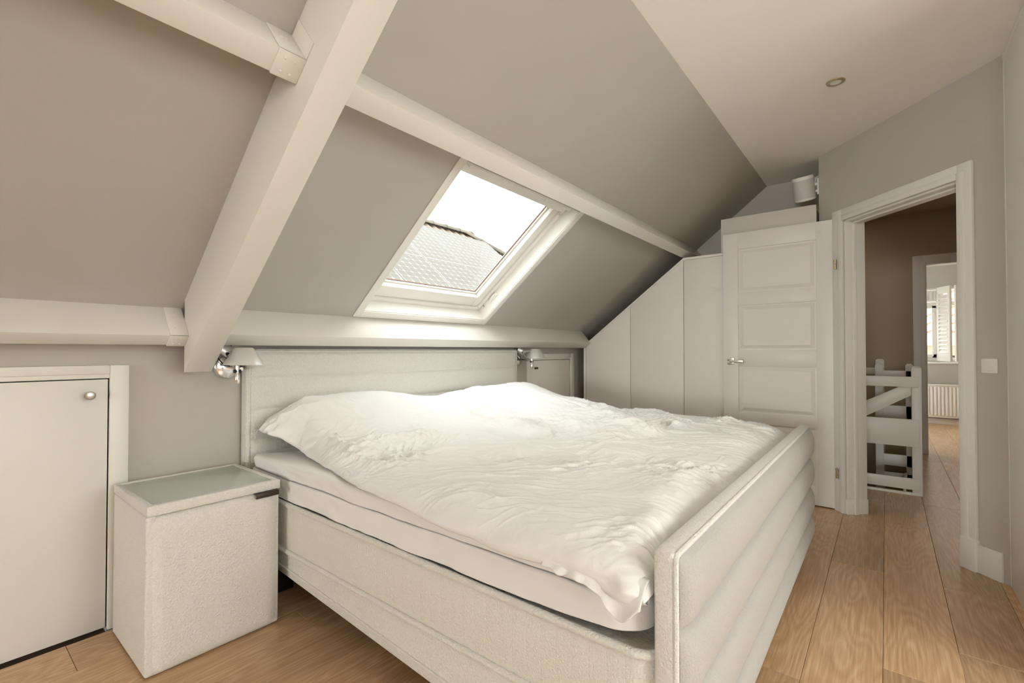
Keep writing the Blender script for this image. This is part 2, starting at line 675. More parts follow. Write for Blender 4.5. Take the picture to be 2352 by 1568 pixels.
def plain_window(name, label, along, a0, a1, z0, z1, c):
    e = empty(name, (c, (a0 + a1) / 2, z0) if along == 'y' else ((a0 + a1) / 2, c, z0))
    tag(e, label, 'window', kind=S)
    mid = (a0 + a1) / 2

    def bx_(mb, a, b, zz0, zz1, d0, d1):
        return mb.box(c + d0, c + d1, a, b, zz0, zz1) if along == 'y' else mb.box(a, b, c + d0, c + d1, zz0, zz1)
    fr_ = MB()
    for a, b, zz0, zz1 in ((a0, a1, z0, z0 + .06), (a0, a1, z1 - .06, z1), (a0, a0 + .06, z0, z1), (a1 - .06, a1, z0, z1), (mid - .03, mid + .03, z0, z1)):
        bx_(fr_, a, b, zz0, zz1, -0.07, -0.01)
    fr_.build('window_frame', M['white'], e)
    for a, b in ((a0 + .06, mid - .03), (mid + .03, a1 - .06)):
        bx_(MB(), a, b, z0 + .06, z1 - .06, -0.045, -0.040).build('pane', M['pane'], e)


plain_window('window_3', 'large white framed window in the gable wall', 'y', GWY[0], GWY[1], 0.60, 2.34, WIN_X)
plain_window('window_4', 'wide white framed window added out of view in the rear wall', 'x', RWX[0], RWX[1], 0.60, 2.34, REAR_Y)  # unseen window added for the rear fill light

# landing and far room shell
LX, FX, LZ = 6.774, 9.62, 2.62
m = MB()
m.box(LX, LX + 0.11, -0.317, 1.6, -1.6, LZ)
m.box(LX, LX + 0.11, -1.10, -0.317, 2.056, LZ)
m.box(LX, LX + 0.11, -1.6, -1.10, -0.1, LZ)
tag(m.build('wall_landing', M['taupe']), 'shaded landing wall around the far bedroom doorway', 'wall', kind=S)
m = MB()
m.box(4.66, LX + 0.1, 1.25, 1.35, -1.6, LZ)
m.box(3.3, FX, -1.7, -1.6, -0.1, LZ)
m.box(3.2, 3.3, -1.7, -0.5, -0.1, LZ)
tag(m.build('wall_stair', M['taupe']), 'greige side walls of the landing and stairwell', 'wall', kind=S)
m = MB()
m.box(3.2, LX + 0.11, -1.7, 1.35, LZ, LZ + 0.1)
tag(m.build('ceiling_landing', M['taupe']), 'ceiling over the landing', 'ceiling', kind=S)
m = MB()
m.box(LX + 0.11, FX + 0.1, -1.7, 0.9, LZ - 0.02, LZ + 0.1)
m.box(LX + 0.11, 7.8, 0.8, 0.9, -0.1, LZ)
m.box(8.8, FX + 0.1, 0.8, 0.9, -0.1, LZ)
m.box(7.8, 8.8, 0.8, 0.9, -0.1, 0.95)
m.box(7.8, 8.8, 0.8, 0.9, 2.05, LZ)
tag(m.build('ceiling_far_room', M['ceil']), 'ceiling of the room beyond the landing', 'ceiling', kind=S)
m = MB()
m.box(4.78, LX, -0.21, -0.19, -1.6, -0.016)
m.box(4.78, 4.80, -0.2, 1.3, -1.6, -0.016)
m.box(4.78, LX, -0.2, 1.3, -1.7, -1.6)
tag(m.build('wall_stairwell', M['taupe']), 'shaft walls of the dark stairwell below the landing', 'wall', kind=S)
# far wall with a window
FW = (-1.42, -0.30, 0.945, 2.075)
m = MB()
m.box(FX, FX + 0.12, -1.7, FW[0], -0.1, LZ)
m.box(FX, FX + 0.12, FW[1], 0.9, -0.1, LZ)
m.box(FX, FX + 0.12, FW[0], FW[1], -0.1, FW[2])
m.box(FX, FX + 0.12, FW[0], FW[1], FW[3], LZ)
tag(m.build('wall_far', M['slope']), 'window wall of the room beyond the landing', 'wall', kind=S)


plain_window('window_5', 'added white framed side window of the far room, out of view', 'x', 7.8, 8.8, 0.95, 2.05, 0.86)  # unseen window added to go with the far room's fill light

# ------------------------------------------------------------------ roof beams
RX0, RX1, RD = 0.682, 0.785, 0.24
o = MB()
sA = -0.02
sB1 = (2.32 - YR) / CA                  # where the plumb cut meets the ceiling
sB2 = (2.32 - YR + SA * RD) / CA
pa = [sl(RX0, sA, 0), sl(RX0, sA, RD), sl(RX0, sB2, RD), sl(RX0, sB1, -0.0)]
pb = [p + Vector((RX1 - RX0, 0, 0)) for p in pa]
o.prism(pa, pb)
tag(o.build('ceiling_beam', M['beam'], None, 0.002), 'wide white rafter running down the slope beside the wall lamp', 'beam', kind=S)


def purlin(x0, x1, s0, s1, depth, label):
    b = MB(SLOPE).box(x0, x1, s0, s1, -0.01, depth).build('ceiling_beam', M['beam'], None, 0.002)
    return tag(b, label, 'beam', kind=S)


pu_l = purlin(WIN_X, RX0, 0.765, 0.838, 0.137, 'white cross beam on the slope, bracketed to the rafter on its camera side')
pu_r = purlin(RX1, 4.56, 0.765, 0.838, 0.137, 'long white cross beam running above the roof window')
pl_l = purlin(WIN_X, RX0, 2.0, 2.062, 0.152, 'low white beam above the knee wall door with round knob')
pl_r = purlin(RX1, 4.054, 1.985, 2.062, 0.152, 'low white beam above the headboard')


def bracket(x0, x1, s0, s1, depth, parent, flange=None):
    t = 0.004
    b = MB(SLOPE)
    b.box(x0, x1, s0 - t, s1 + t, depth - 0.001, depth + t)
    b.box(x0, x1, s0 - t, s0, 0, depth + t)
    b.box(x0, x1, s1, s1 + t, 0, depth + t)
    ob = b.build('steel_bracket', M['beam'], parent, 0.002)
    if flange:
        side, fx = flange
        f = MB(SLOPE)
        f.box(fx - t, fx, s0 - 0.055, s0 - t, 0.006, depth + t) if side < 0 else f.box(fx, fx + t, s0 - 0.05, s0 - t, 0.006, depth + t)
        f.build('bracket_flange', M['beam'], parent, 0.001)
    for xx in (x0 + 0.3 * (x1 - x0), x0 + 0.65 * (x1 - x0)):
        for (sp, ax) in ((s0 + 0.25 * (s1 - s0), 'o'), (s0 + 0.8 * (s1 - s0), 'o')):
            n = MB()
            c = sl(xx, sp, depth + t)
            n.lathe([(0.0045, -0.002), (0.0045, 0.001), (0.002, 0.0025)], 10, (0, -SA, -CA), c)
            n.build('screw', M['beam'], parent, smooth=True)
    for k in range(4):
        c = sl(x0 + (0.35 if k % 2 else 0.65) * (x1 - x0), s0 - t, 0.03 + 0.028 * k)
        n = MB().lathe([(0.004, -0.002), (0.004, 0.001), (0.002, 0.002)], 10, (0, -CA, SA), c)
        n.build('screw', M['beam'], parent, smooth=True)


bracket(0.605, RX0, 0.765, 0.838, 0.137, pu_l, (-1, RX0))
bracket(RX1, 0.84, 0.765, 0.838, 0.137, pu_r)
bracket(0.618, RX0, 2.0, 2.062, 0.152, pl_l)

# ------------------------------------------------------------------ roof window
win = empty('window_1', sl(2.047, 1.42, 0))
tag(win, 'white roof window in the sloping ceiling above the bed', 'window', kind=S)
TW = 0.046
for (a, b, c, d) in ((SX0 - TW, SX0, SS0 - 0.03, SS1 + TW), (SX1, SX1 + TW, SS0 - 0.03, SS1 + TW), (SX0, SX1, SS1, SS1 + TW)):
    MB(SLOPE).box(a, b, c, d, -0.002, 0.007).build('trim_board', M['skywhite'], win, 0.002)
lining = [(SX0 - 0.004, SX0 + 0.004, SS0, SS1), (SX1 - 0.004, SX1 + 0.004, SS0, SS1), (SX0, SX1, SS1 - 0.004, SS1 + 0.004), (SX0, SX1, SS0 - 0.004, SS0 + 0.004)]
for (a, b, c, d) in lining:
    MB(SLOPE).box(a, b, c, d, -TH, 0.0).build('reveal_board', M['skywhite'], win)
# outer frame with a stepped profile, then the sash
FI = 0.032
for (a, b, c, d) in ((SX0, SX0 + FI, SS0, SS1), (SX1 - FI, SX1, SS0, SS1), (SX0, SX1, SS1 - FI, SS1), (SX0, SX1, SS0, SS0 + FI)):
    MB(SLOPE).box(a, b, c, d, -0.17, -0.085).build('window_frame', M['skywhite'], win, 0.004)
    ga, gb, gc, gd = a, b, c, d
SA0, SA1, SB0, SB1 = SX0 + FI + 0.002, SX1 - FI - 0.002, SS0 + FI + 0.002, SS1 - FI - 0.002
GW = 0.062
for (a, b, c, d) in ((SA0, SA0 + GW, SB0, SB1), (SA1 - GW, SA1, SB0, SB1), (SA0 + GW, SA1 - GW, SB1 - GW - 0.025, SB1), (SA0 + GW, SA1 - GW, SB0, SB0 + GW)):
    st = MB(SLOPE).box(a, b, c, d, -0.168, -0.098).build('sash', M['skywhite'], win, 0.006, 2)
GX0, GX1, GS0, GS1 = SA0 + GW, SA1 - GW, SB0 + GW, SB1 - GW - 0.025
for (a, b, c, d) in ((GX0, GX0 + 0.012, GS0, GS1), (GX1 - 0.012, GX1, GS0, GS1), (GX0, GX1, GS1 - 0.012, GS1), (GX0, GX1, GS0, GS0 + 0.012)):
    MB(SLOPE).box(a, b, c, d, -0.150, -0.132).build('glazing_bead', M['skywhite'], win, 0.003)
gk = MB(SLOPE)
for (a, b, c, d) in ((GX0 + 0.012, GX0 + 0.016, GS0, GS1), (GX1 - 0.016, GX1 - 0.012, GS0, GS1), (GX0, GX1, GS1 - 0.016, GS1 - 0.012)):
    gk.box(a, b, c, d, -0.150, -0.1425)
gk.build('gasket', paint('brown_gasket', (0.16, 0.10, 0.07), 0.6), win)
MB(SLOPE).box(GX0 + 0.002, GX1 - 0.002, GS0 + 0.002, GS1 - 0.002, -0.1545, -0.151).build('pane', M['pane'], win)
# control bar along the top
hb = MB(SLOPE).box(SX0 + 0.06, SX1 - 0.05, SS0 + 0.012, SS0 + 0.034, -0.058, -0.022).build('control_bar', M['skywhite'], win, 0.006)
for xx in (1.93, 2.22):
    MB(SLOPE).box(xx, xx + 0.008, SS0 + 0.008, SS0 + 0.038, -0.060, -0.018).build('bar_clip', M['white'], hb, 0.002)
MB(SLOPE).box(SX0 + 0.035, SX1 - 0.035, SS0 + 0.004, SS0 + 0.075, -0.1, -0.062).build('ventilation_flap', M['skywhite'], win, 0.005)
lt = MB(SLOPE).box(SX1 - 0.016, SX1 - 0.003, 1.71, 1.80, -0.075, -0.05).build('catch', M['white'], win, 0.005)
MB(SLOPE).box(SX1 - 0.022, SX1 - 0.014, 1.73, 1.77, -0.072, -0.054).build('catch_lever', M['white'], lt, 0.002)
for (xx, ss) in ((SX1 - 0.006, 1.862), (SX1 - 0.035, SS0 + 0.10)):
    MB().lathe([(0.006, 0), (0.006, 0.004), (0.003, 0.005)], 12, (-1, 0, 0), sl(xx, ss, -0.075)).build('hinge_pin', M['steel'], win, smooth=True)

# ------------------------------------------------------------------ knee wall doors


def eaves_door(name, x0, x1, ztop, zbot, casing, label, knob):
    e = empty(name, ((x0 + x1) / 2, YK, 0))
    tag(e, label, 'door', kind=S)
    MB().box(x0 + 0.003, x1 - 0.0035, YK - 0.003, YK + 0.02, zbot + 0.008, ztop - 0.004).build('door_leaf', M['white'], e, 0.0015)
    cx0, cx1, cz = casing
    for (a, b, c, d) in ((x1, cx1, zbot, cz), (cx0, x0, zbot, cz)):
        MB().box(a, b, YK - 0.018, YK, c, d).build('casing', M['white'], e, 0.003)
        ia, ib = (a, a + 0.022) if a == x1 else (b - 0.022, b)
        MB().box(ia, ib, YK - 0.008, YK + 0.03, c, d - 0.04).build('casing_step', M['white'], e, 0.002)
    MB().box(x0, x1, YK - 0.018, YK, ztop + 0.018, cz).build('casing', M['white'], e, 0.003)
    MB().box(x0 - 0.02, x1 + 0.02, YK - 0.008, YK + 0.03, ztop, ztop + 0.02).build('casing_step', M['white'], e, 0.002)
    return e


d1 = eaves_door('door_2', -0.42, 0.4655, DZ, 0.0, (-0.48, 0.527, 1.060), 'white eaves cupboard door with a round steel knob in the knee wall', None)
MB().lathe([(0.006, 0), (0.006, 0.016), (0.013, 0.02), (0.0165, 0.026), (0.0165, 0.032), (0.010, 0.0345), (0.0, 0.0345)], 28, (0, -1, 0), (0.404, YK - 0.003, 0.942), False).build('knob', M['steel'], d1, smooth=True)
for zz in (0.15, 0.85):
    pass
MB().box(0.490, 0.532, YK - 0.024, YK, 0, 0.155).build('plinth_block', M['white'], d1, 0.003)
d2 = eaves_door('door_3', 3.335, 4.0, HZ, 0.02, (3.275, 4.065, 1.088), 'small white eaves door beside the wardrobe with a rectangular pull', None)
MB().box(3.40, 3.44, YK - 0.02, YK - 0.003, 0.950, 0.968).build('pull', M['bronze'], d2, 0.004)

bb = MB()
bb.box(0.532, 3.27, YK - 0.015, YK, 0, 0.15)
tag(bb.build('baseboard_back', M['white'], None, 0.003), 'white baseboard along the knee wall', 'baseboard', kind=S)

# ------------------------------------------------------------------ doorway casing, door leaf
dr = empty('door_1', (3.98, 0.26, 0))
tag(dr, 'white four panel bedroom door standing open in front of the wardrobe', 'door', kind=S)
CO0, CO1, CZT = 0.102, 1.030, 2.092
for (a, b, c, d) in ((CO0, OA0, 0, CZT), (OA1, CO1, 0, CZT), (OA0, OA1, OZ, CZT)):
    MB(DIAG).box(a, b, -0.018, 0.0, c, d).build('casing', M['white'], dr, 0.003)
for (a, b, c, d) in ((OA0 - 0.034, OA0 + 0.002, 0.001, CZT - 0.045), (OA1 - 0.002, OA1 + 0.034, 0.001, CZT - 0.045), (OA0 + 0.002, OA1 - 0.002, OZ - 0.002, OZ + 0.034)):
    MB(DIAG).box(a, b, -0.024, -0.004, c, d).build('casing_step', M['white'], dr, 0.003)
for (a, b, c, d) in ((OA0 - 0.004, OA0 + 0.014, 0, OZ), (OA1 - 0.014, OA1 + 0.004, 0, OZ), (OA0, OA1, OZ - 0.014, OZ + 0.004)):
    MB(DIAG).box(a, b, 0.0, WT + 0.012, c, d).build('jamb', M['white'], dr, 0.002)
for (a, b, c, d) in ((OA0 + 0.014, OA0 + 0.026, 0, OZ - 0.014), (OA1 - 0.026, OA1 - 0.014, 0, OZ - 0.014), (OA0 + 0.014, OA1 - 0.014, OZ - 0.026, OZ - 0.014)):
    MB(DIAG).box(a, b, 0.045, 0.07, c, d).build('door_stop', M['white'], dr, 0.002)
MB(DIAG).box(OA0 - 0.002, OA0 + 0.0155, -0.002, 0.022, 0.935, 1.065).build('strike_plate', M['steel'], dr, 0.001)
# plinths at the foot of the casing
MB(DIAG).box(CO0 - 0.004, OA0 + 0.004, -0.028, 0, 0, 0.16).build('plinth_block', M['white'], dr, 0.003)
MB(DIAG).box(OA1 - 0.016, OA1 + 0.006, -0.004, WT + 0.018, 0, 0.10).build('plinth_block', M['white'], dr, 0.002)

# leaf: x thickness 4.0..4.04, hinge end y=.262, free end y=1.022
LX0, LX1, LY0, LY1, LZ0, LZ1 = 4.0, 4.04, 0.266, 1.022, 0.008, 2.046
leaf = empty('door_leaf', (4.0, LY0, 0))
leaf.parent = dr
leaf.matrix_parent_inverse = dr.matrix_world.inverted()
bpy.context.view_layer.update()
PZ = [(0.13, 0.553), (0.636, 0.998), (1.122, 1.474), (1.572, 1.918)]
PY0, PY1 = 0.392, 0.912
fr = MB()
fr.box(LX0, LX1, LY0, PY0, LZ0, LZ1)
fr.box(LX0, LX1, PY1, LY1, LZ0, LZ1)
zz = [LZ0] + [q for p in PZ for q in p] + [LZ1]
for i in range(0, len(zz), 2):
    fr.box(LX0, LX1, PY0, PY1, zz[i], zz[i + 1])
fr.build('stiles_and_rails', M['white'], leaf, 0.0015)
for (z0, z1) in PZ:
    p = MB()
    x0 = LX0 + 0.015
    # fielded panel: sunken margin, bevel up to a raised field
    loops = []
    for inset, dx in ((-0.002, x0), (0.012, x0), (0.036, x0 - 0.010), (0.038, x0 - 0.010)):
        loops.append([p.pt((dx, y, z)) for (y, z) in ((PY0 + inset, z0 + inset), (PY1 - inset, z0 + inset), (PY1 - inset, z1 - inset), (PY0 + inset, z1 - inset))])
    for a, b in zip(loops[:-1], loops[1:]):
        for k in range(4):
            p.f.append([a[k], a[(k + 1) % 4], b[(k + 1) % 4], b[k]])
    p.f.append(loops[-1])
    back = [p.pt((LX1 - 0.011, y, z)) for (y, z) in ((PY0, z0), (PY1, z0), (PY1, z1), (PY0, z1))]
    p.f.append(back[::-1])
    for k in range(4):
        p.f.append([back[k], back[(k + 1) % 4], loops[0][(k + 1) % 4], loops[0][k]])
    p.build('panel', M['white'], leaf)
hd = MB()
hd.box(LX0 - 0.008, LX0, 0.942, 0.992, 1.036, 1.062)
hd.box(LX0 - 0.008, LX0, 0.942, 0.992, 1.008, 1.033)
hd.box(LX0 - 0.045, LX0 - 0.004, 0.950, 0.968, 1.026, 1.044)
hd.box(LX0 - 0.048, LX0 - 0.036, 0.868, 0.968, 1.024, 1.044)
hd.build('handle', M['steel'], leaf, 0.002)
MB().box(LX0 + 0.012, LX0 + 0.03, LY1 - 0.001, LY1 + 0.001, 0.98, 1.10).build('lock_plate', M['steel'], leaf)
for zc in (1.715, 0.265):
    h = MB()
    for q in (-0.032, 0.004):
        h.lathe([(0.0085, q), (0.0085, q + 0.032)], 16, (0, 0, 1), DIAG @ Vector((0.985, -0.034, zc)))
    h.build('hinge', M['brass'], dr, smooth=True)

bb = MB(DIAG)
bb.box(-0.01, CO0 - 0.004, -0.016, 0, 0, 0.143)
tag(bb.build('baseboard_door', M['white'], None, 0.003), 'short white baseboard below the light switch', 'baseboard', kind=S)

# switch
sw = empty('light_switch', DIAG @ Vector((0.040, 0, 1.042)))
tag(sw, 'square white light switch on the wall beside the doorway', 'switch')
MB(DIAG).box(0.0035, 0.0765, -0.009, 0, 1.0055, 1.0785).build('cover_frame', M['wplastic'], sw, 0.004)
MB(DIAG).box(0.016, 0.064, -0.0125, -0.006, 1.018, 1.066).build('rocker', M['wplastic'], sw, 0.002)

# white closet front along the rear wall
cl = empty('built_in_closet', (2.8, -0.47, 0))
tag(cl, 'white built-in closet front at the picture edge beside the doorway', 'closet')
MB().box(2.33, 3.215, -0.470, -0.452, 0.0, 2.515).build('front_panel', M['closet'], cl, 0.002)
MB().box(2.3, 3.255, -0.47, -0.449, 2.515, 2.546).build('top_filler', M['closet'], cl, 0.002)
MB().box(3.217, 3.252, -0.47, -0.451, 0.0, 2.515).build('side_filler', M['closet'], cl, 0.002)

# ------------------------------------------------------------------ wardrobe under the slope
wr = empty('wardrobe', (4.4, 1.4, 0))
tag(wr, 'pale built-in wardrobe whose doors are cut along the slope', 'wardrobe')
WX = 4.06


def wtop(y):   # height of the wardrobe's upper edge
    if y >= 1.3565:
        return 1.914 - (y - 1.3565) * (1.914 - 1.163) / (2.3405 - 1.3565)
    return 1.914


def wpanel(name, y0, y1, z0, inset, x0, x1, bev=0.0015):
    p = MB()
    bot = [(x0, y0, z0), (x0, y1, z0), (x0, y1, wtop(y1) - inset), (x0, y0, wtop(y0) - inset)]
    p.prism(bot, [(x1, q[1], q[2]) for q in bot])
    return p.build(name, M['wardrobe'], wr, bev)


seams = [2.312, 1.845, 1.3575, 0.871, 0.402]
for a, b in zip(seams[:-1], seams[1:]):
    wpanel('door', b + 0.002, a - 0.002, 0.08, 0.022, WX, WX + 0.019)
MB().box(WX + 0.004, WX + 0.02, 0.40, 2.33, 0.0, 0.078).build('plinth', M['wardrobe'], wr, 0.001)
# carcass behind the doors, with the top edge strips
c = MB()
pts = [(0.40, 0.0), (2.338, 0.0), (2.338, wtop(2.338) - 0.02), (1.3565, 1.894), (0.40, 1.894)]
c.prism([(WX + 0.032, y, z) for y, z in pts], [(4.558, y, z) for y, z in pts])
c.build('carcass', M['wardrobe'], wr)
t = MB()
pts = [(0.40, 1.894), (1.3555, 1.894), (2.338, wtop(2.338) - 0.020), (2.338, wtop(2.338)), (1.3565, 1.914), (0.40, 1.914)]
t.prism([(WX - 0.003, y, z) for y, z in pts], [(4.558, y, z) for y, z in pts])
t.build('top_board', M['wardrobe'], wr, 0.001)
MB().box(WX - 0.001, WX + 0.03, 2.314, 2.338, 0.0, 1.142).build('filler_strip', M['wardrobe'], wr, 0.001)

M['box'] = paint('white_box_lacquer_shaded', (0.62, 0.59, 0.54), 0.5, 0.012, 0.03, 60)  # white box toned down to carry the shade below the ceiling
bx = empty('top_box', (4.3, 0.75, 1.914))
tag(bx, 'plain pale box standing on the wardrobe below the speaker', 'box')
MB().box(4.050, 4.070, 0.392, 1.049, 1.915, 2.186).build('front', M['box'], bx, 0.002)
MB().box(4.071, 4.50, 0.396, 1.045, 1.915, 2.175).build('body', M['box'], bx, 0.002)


# ------------------------------------------------------------------ numpy noise for cloth
def vnoise(x, y, seed=0):
    xi, yi = np.floor(x).astype(np.int64), np.floor(y).astype(np.int64)
    xf, yf = x - xi, y - yi

    def h(a, b):
        n = (a * 374761393 + b * 668265263 + seed * 974634777) & 0x7fffffff
        n = ((n ^ (n >> 13)) * 1274126177) & 0x7fffffff
        return ((n ^ (n >> 16)) & 0xffff) / 32767.5 - 1.0
    u = xf * xf * xf * (xf * (xf * 6 - 15) + 10)
    v = yf * yf * yf * (yf * (yf * 6 - 15) + 10)
    a, b, c, d = h(xi, yi), h(xi + 1, yi), h(xi, yi + 1), h(xi + 1, yi + 1)
    return (a * (1 - u) + b * u) * (1 - v) + (c * (1 - u) + d * u) * v


def smooth01(t):
    t = np.clip(t, 0, 1)
    return t * t * (3 - 2 * t)


# ------------------------------------------------------------------ bed
BX0, BX1 = 0.957, 3.055
bed = empty('bed', (2.0, 1.4, 0))
tag(bed, 'cream boucle upholstered box spring bed with headboard and footboard', 'bed')
HT = 1.127
hb = MB().box(BX0, BX1, 2.385, 2.452, 0.09, HT).build('headboard', M['boucle'], bed, 0.012, 3)


def rim(x0, x1, z0, z1, y, r, name, parent, mat):
    c = 0.012
    pts = []
    for (cx, cz, a0) in ((x1 - c, z1 - c, 0), (x0 + c, z1 - c, 90), (x0 + c, z0 + c, 180), (x1 - c, z0 + c, 270)):
        for k in range(5):
            a = math.radians(a0 + k * 22.5)
            pts.append((cx + c * math.cos(a), y, cz + c * math.sin(a)))
    return MB().tube(pts, r, 8, True).build(name, mat, parent, smooth=True)


def channel(x0, x1, z0, z1, yb, depth, name, parent, mat, nx=60, nz=14, ex=0.05, power=2.2):
    """padded horizontal channel bulging towards -y from the plane y=yb"""
    u = np.linspace(0, 1, nx)
    # denser sampling at the ends
    u = 0.5 - 0.5 * np.cos(np.pi * u)
    w = np.linspace(0, 1, nz)
    U, Wv = np.meshgrid(u, w, indexing='ij')
    x = x0 + (x1 - x0) * U
    z = z0 + (z1 - z0) * Wv
    pz = np.clip(1 - np.abs(2 * Wv - 1) ** power, 0, 1) ** 0.6
    e = np.minimum(x - x0, x1 - x) / ex
    px = np.sqrt(np.clip(1 - (1 - np.clip(e, 0, 1)) ** 2, 0, 1))
    y = yb - depth * pz * px
    return grid_mesh(name, np.stack([x, y, z], -1), mat, parent)


rim(BX0 + 0.013, BX1 - 0.013, 0.11, HT - 0.012, 2.385, 0.0045, 'piping', hb, M['boucle'])
for (a, b) in ((0.985, 1.112), (0.832, 0.985), (0.688, 0.832), (0.545, 0.688), (0.40, 0.545)):
    channel(BX0 + 0.016, BX1 - 0.016, a, b, 2.386, 0.011, 'channel', hb, M['boucle'], power=10)

FT = 0.704
fb = MB().box(BX0, BX1, 0.343, 0.386, 0.10, FT).build('footboard', M['boucle'], bed, 0.008, 3)
rim(BX0 + 0.006, BX1 - 0.006, 0.105, FT - 0.006, 0.341, 0.0065, 'piping', fb, M['boucle'])
for (a, b) in ((0.538, 0.696), (0.382, 0.538), (0.225, 0.382), (0.112, 0.225)):
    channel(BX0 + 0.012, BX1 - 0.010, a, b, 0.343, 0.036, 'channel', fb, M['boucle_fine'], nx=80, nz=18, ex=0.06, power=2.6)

# box spring: upper padded box with piping, lower rail that rises towards the head
bs = MB()
prof = [(0.0, 0.275), (-0.006, 0.30), (-0.008, 0.37), (-0.006, 0.455), (0.004, 0.472), (0.02, 0.474)]
rows = []
out = []
r = 0.05
for (cx, cy, a0) in ((BX1 - r - 0.004, 2.383 - r, 0), (BX0 + r + 0.004, 2.383 - r, 90), (BX0 + r + 0.004, 0.388 + r, 180), (BX1 - r - 0.004, 0.388 + r, 270)):
    for k in range(7):
        a = math.radians(a0 + k * 15)
        out.append((cx, cy, math.cos(a), math.sin(a)))
for (ins, z) in prof:
    rows.append([bs.pt((cx + (r - ins) * ca, cy + (r - ins) * sa, z)) for (cx, cy, ca, sa) in out])
for a, b in zip(rows[:-1], rows[1:]):
    for k in range(len(out)):
        bs.f.append([a[k], a[(k + 1) % len(out)], b[(k + 1) % len(out)], b[k]])
bs.f.append(rows[-1])
bs.f.append(rows[0][::-1])
box = bs.build('box_spring', M['boucle_side'], bed, smooth=True)
for zz, rr in ((0.4705, 0.011), (0.276, 0.010)):
    MB().tube([(cx + (r + 0.005) * ca, cy + (r + 0.005) * sa, zz) for (cx, cy, ca, sa) in out], rr, 10, True).build('piping', M['boucle'], box, smooth=True)
rl = MB()
zh, zf = 0.188, 0.078
for (x0, x1) in ((BX0 + 0.004, BX0 + 0.05), (BX1 - 0.05, BX1 - 0.004)):
    bot = [(x0, 2.38, zh), (x0, 0.39, zf), (x0, 0.39, 0.274), (x0, 2.38, 0.274)]
    rl.prism(bot, [(x1, q[1], q[2]) for q in bot])
rl.box(BX0 + 0.05, BX1 - 0.05, 0.39, 0.43, 0.1, 0.274)
rl.box(BX0 + 0.05, BX1 - 0.05, 2.34, 2.38, 0.19, 0.274)
rail = rl.build('base_rail', M['boucle'], bed, 0.004)
MB().tube([(BX0 + 0.002, 2.37, zh + 0.033), (BX0 + 0.002, 0.4, zf + 0.04)], 0.004, 8).build('piping', M['boucle'], rail, smooth=True)
for (lx, ly) in ((2.95, 2.28), (1.5, 1.40), (2.6, 1.40), (1.2, 0.46), (2.9, 0.46)):
    MB().lathe([(0.022, 0), (0.022, 0.01), (0.016, 0.014), (0.016, 0.19)], 16, (0, 0, 1), (lx, ly, 0)).build('leg', M['chrome'], bed, smooth=True)

MB().box(1.0, 1.10, 2.20, 2.34, 0, 0.185).build('leg', M['black'], bed, 0.004)  # added black support, dark in place of deep shade under the bed head


def rounded_slab(name, x0, x1, y0, y1, z0, z1, rc, re, mat, seed, wob, lift=None, rb=0.007):
    """mattress like body: rounded plan corners, rounded rim, soft creases"""
    out = []
    nseg = 40
    c = [(x1 - rc, y1 - rc, 0), (x0 + rc, y1 - rc, 90), (x0 + rc, y0 + rc, 180), (x1 - rc, y0 + rc, 270)]
    pl = []
    for i, (cx, cy, a0) in enumerate(c):
        for k in range(13):
            a = math.radians(a0 + k * 7.5)
            pl.append((cx + rc * math.cos(a), cy + rc * math.sin(a), math.cos(a), math.sin(a)))
        nx_, ny_, na = c[(i + 1) % 4]
        p1 = np.array([pl[-1][0], pl[-1][1]])
        a = math.radians(na)
        p2 = np.array([nx_ + rc * math.cos(a), ny_ + rc * math.sin(a)])
        for k in range(1, 90):
            q = p1 + (p2 - p1) * k / 90
            pl.append((q[0], q[1], pl[-1][2], pl[-1][3]))
    pl = np.array(pl)
    prof = []
    for k in range(7):
        a = math.radians(-90 + 90 * k / 6)
        prof.append((rb * (1 - math.cos(a)), z0 + rb * (1 + math.sin(a))))
    for k in range(1, 7):
        prof.append((0.0, z0 + rb + (z1 - z0 - rb - re) * k / 7))
    for k in range(7):
        a = math.radians(90 * k / 6)
        prof.append((re * (1 - math.cos(a)), z1 - re * (1 - math.sin(a))))
    for ins in (0.05, 0.09, 0.14, 0.22, 0.32, 0.45, 0.6, 0.8, 0.98):
        prof.append((ins, z1 + 0.004 * min(1, ins / 0.2)))
    P = np.zeros((len(pl), len(prof), 3))
    cx, cy = (x0 + x1) / 2, (y0 + y1) / 2
    for j, (ins, z) in enumerate(prof):
        px, py = pl[:, 0] - pl[:, 2] * ins, pl[:, 1] - pl[:, 3] * ins
        if ins > rc:
            px = np.clip(px, x0 + ins, x1 - ins)
            py = np.clip(py, y0 + ins, y1 - ins)
        t = np.cumsum(np.hypot(np.diff(pl[:, 0], prepend=pl[0, 0]), np.diff(pl[:, 1], prepend=pl[0, 1])))
        nz = vnoise(t * 7.0, np.full_like(t, z * 9.0), seed) * 0.6 + vnoise(t * 22.0 + z * 40, np.full_like(t, z * 20.0), seed + 1) * 0.4
        P[:, j, 0] = px + pl[:, 2] * nz * wob
        P[:, j, 1] = py + pl[:, 3] * nz * wob
        zz = np.full(len(pl), z) + vnoise(t * 4.0, np.full_like(t, 3.3), 5) * wob * 0.5
        if lift is not None:
            zz = zz + lift(px, py, (z - z0) / (z1 - z0))
        P[:, j, 2] = zz
    return grid_mesh(name, P, mat, None, wrap=True)


def corner_lift(px, py, t):
    k = np.exp(-((px - BX0) ** 2 + (py - 0.42) ** 2) / 0.035)
    return 0.018 * k * np.clip(1 - t, 0, 1)


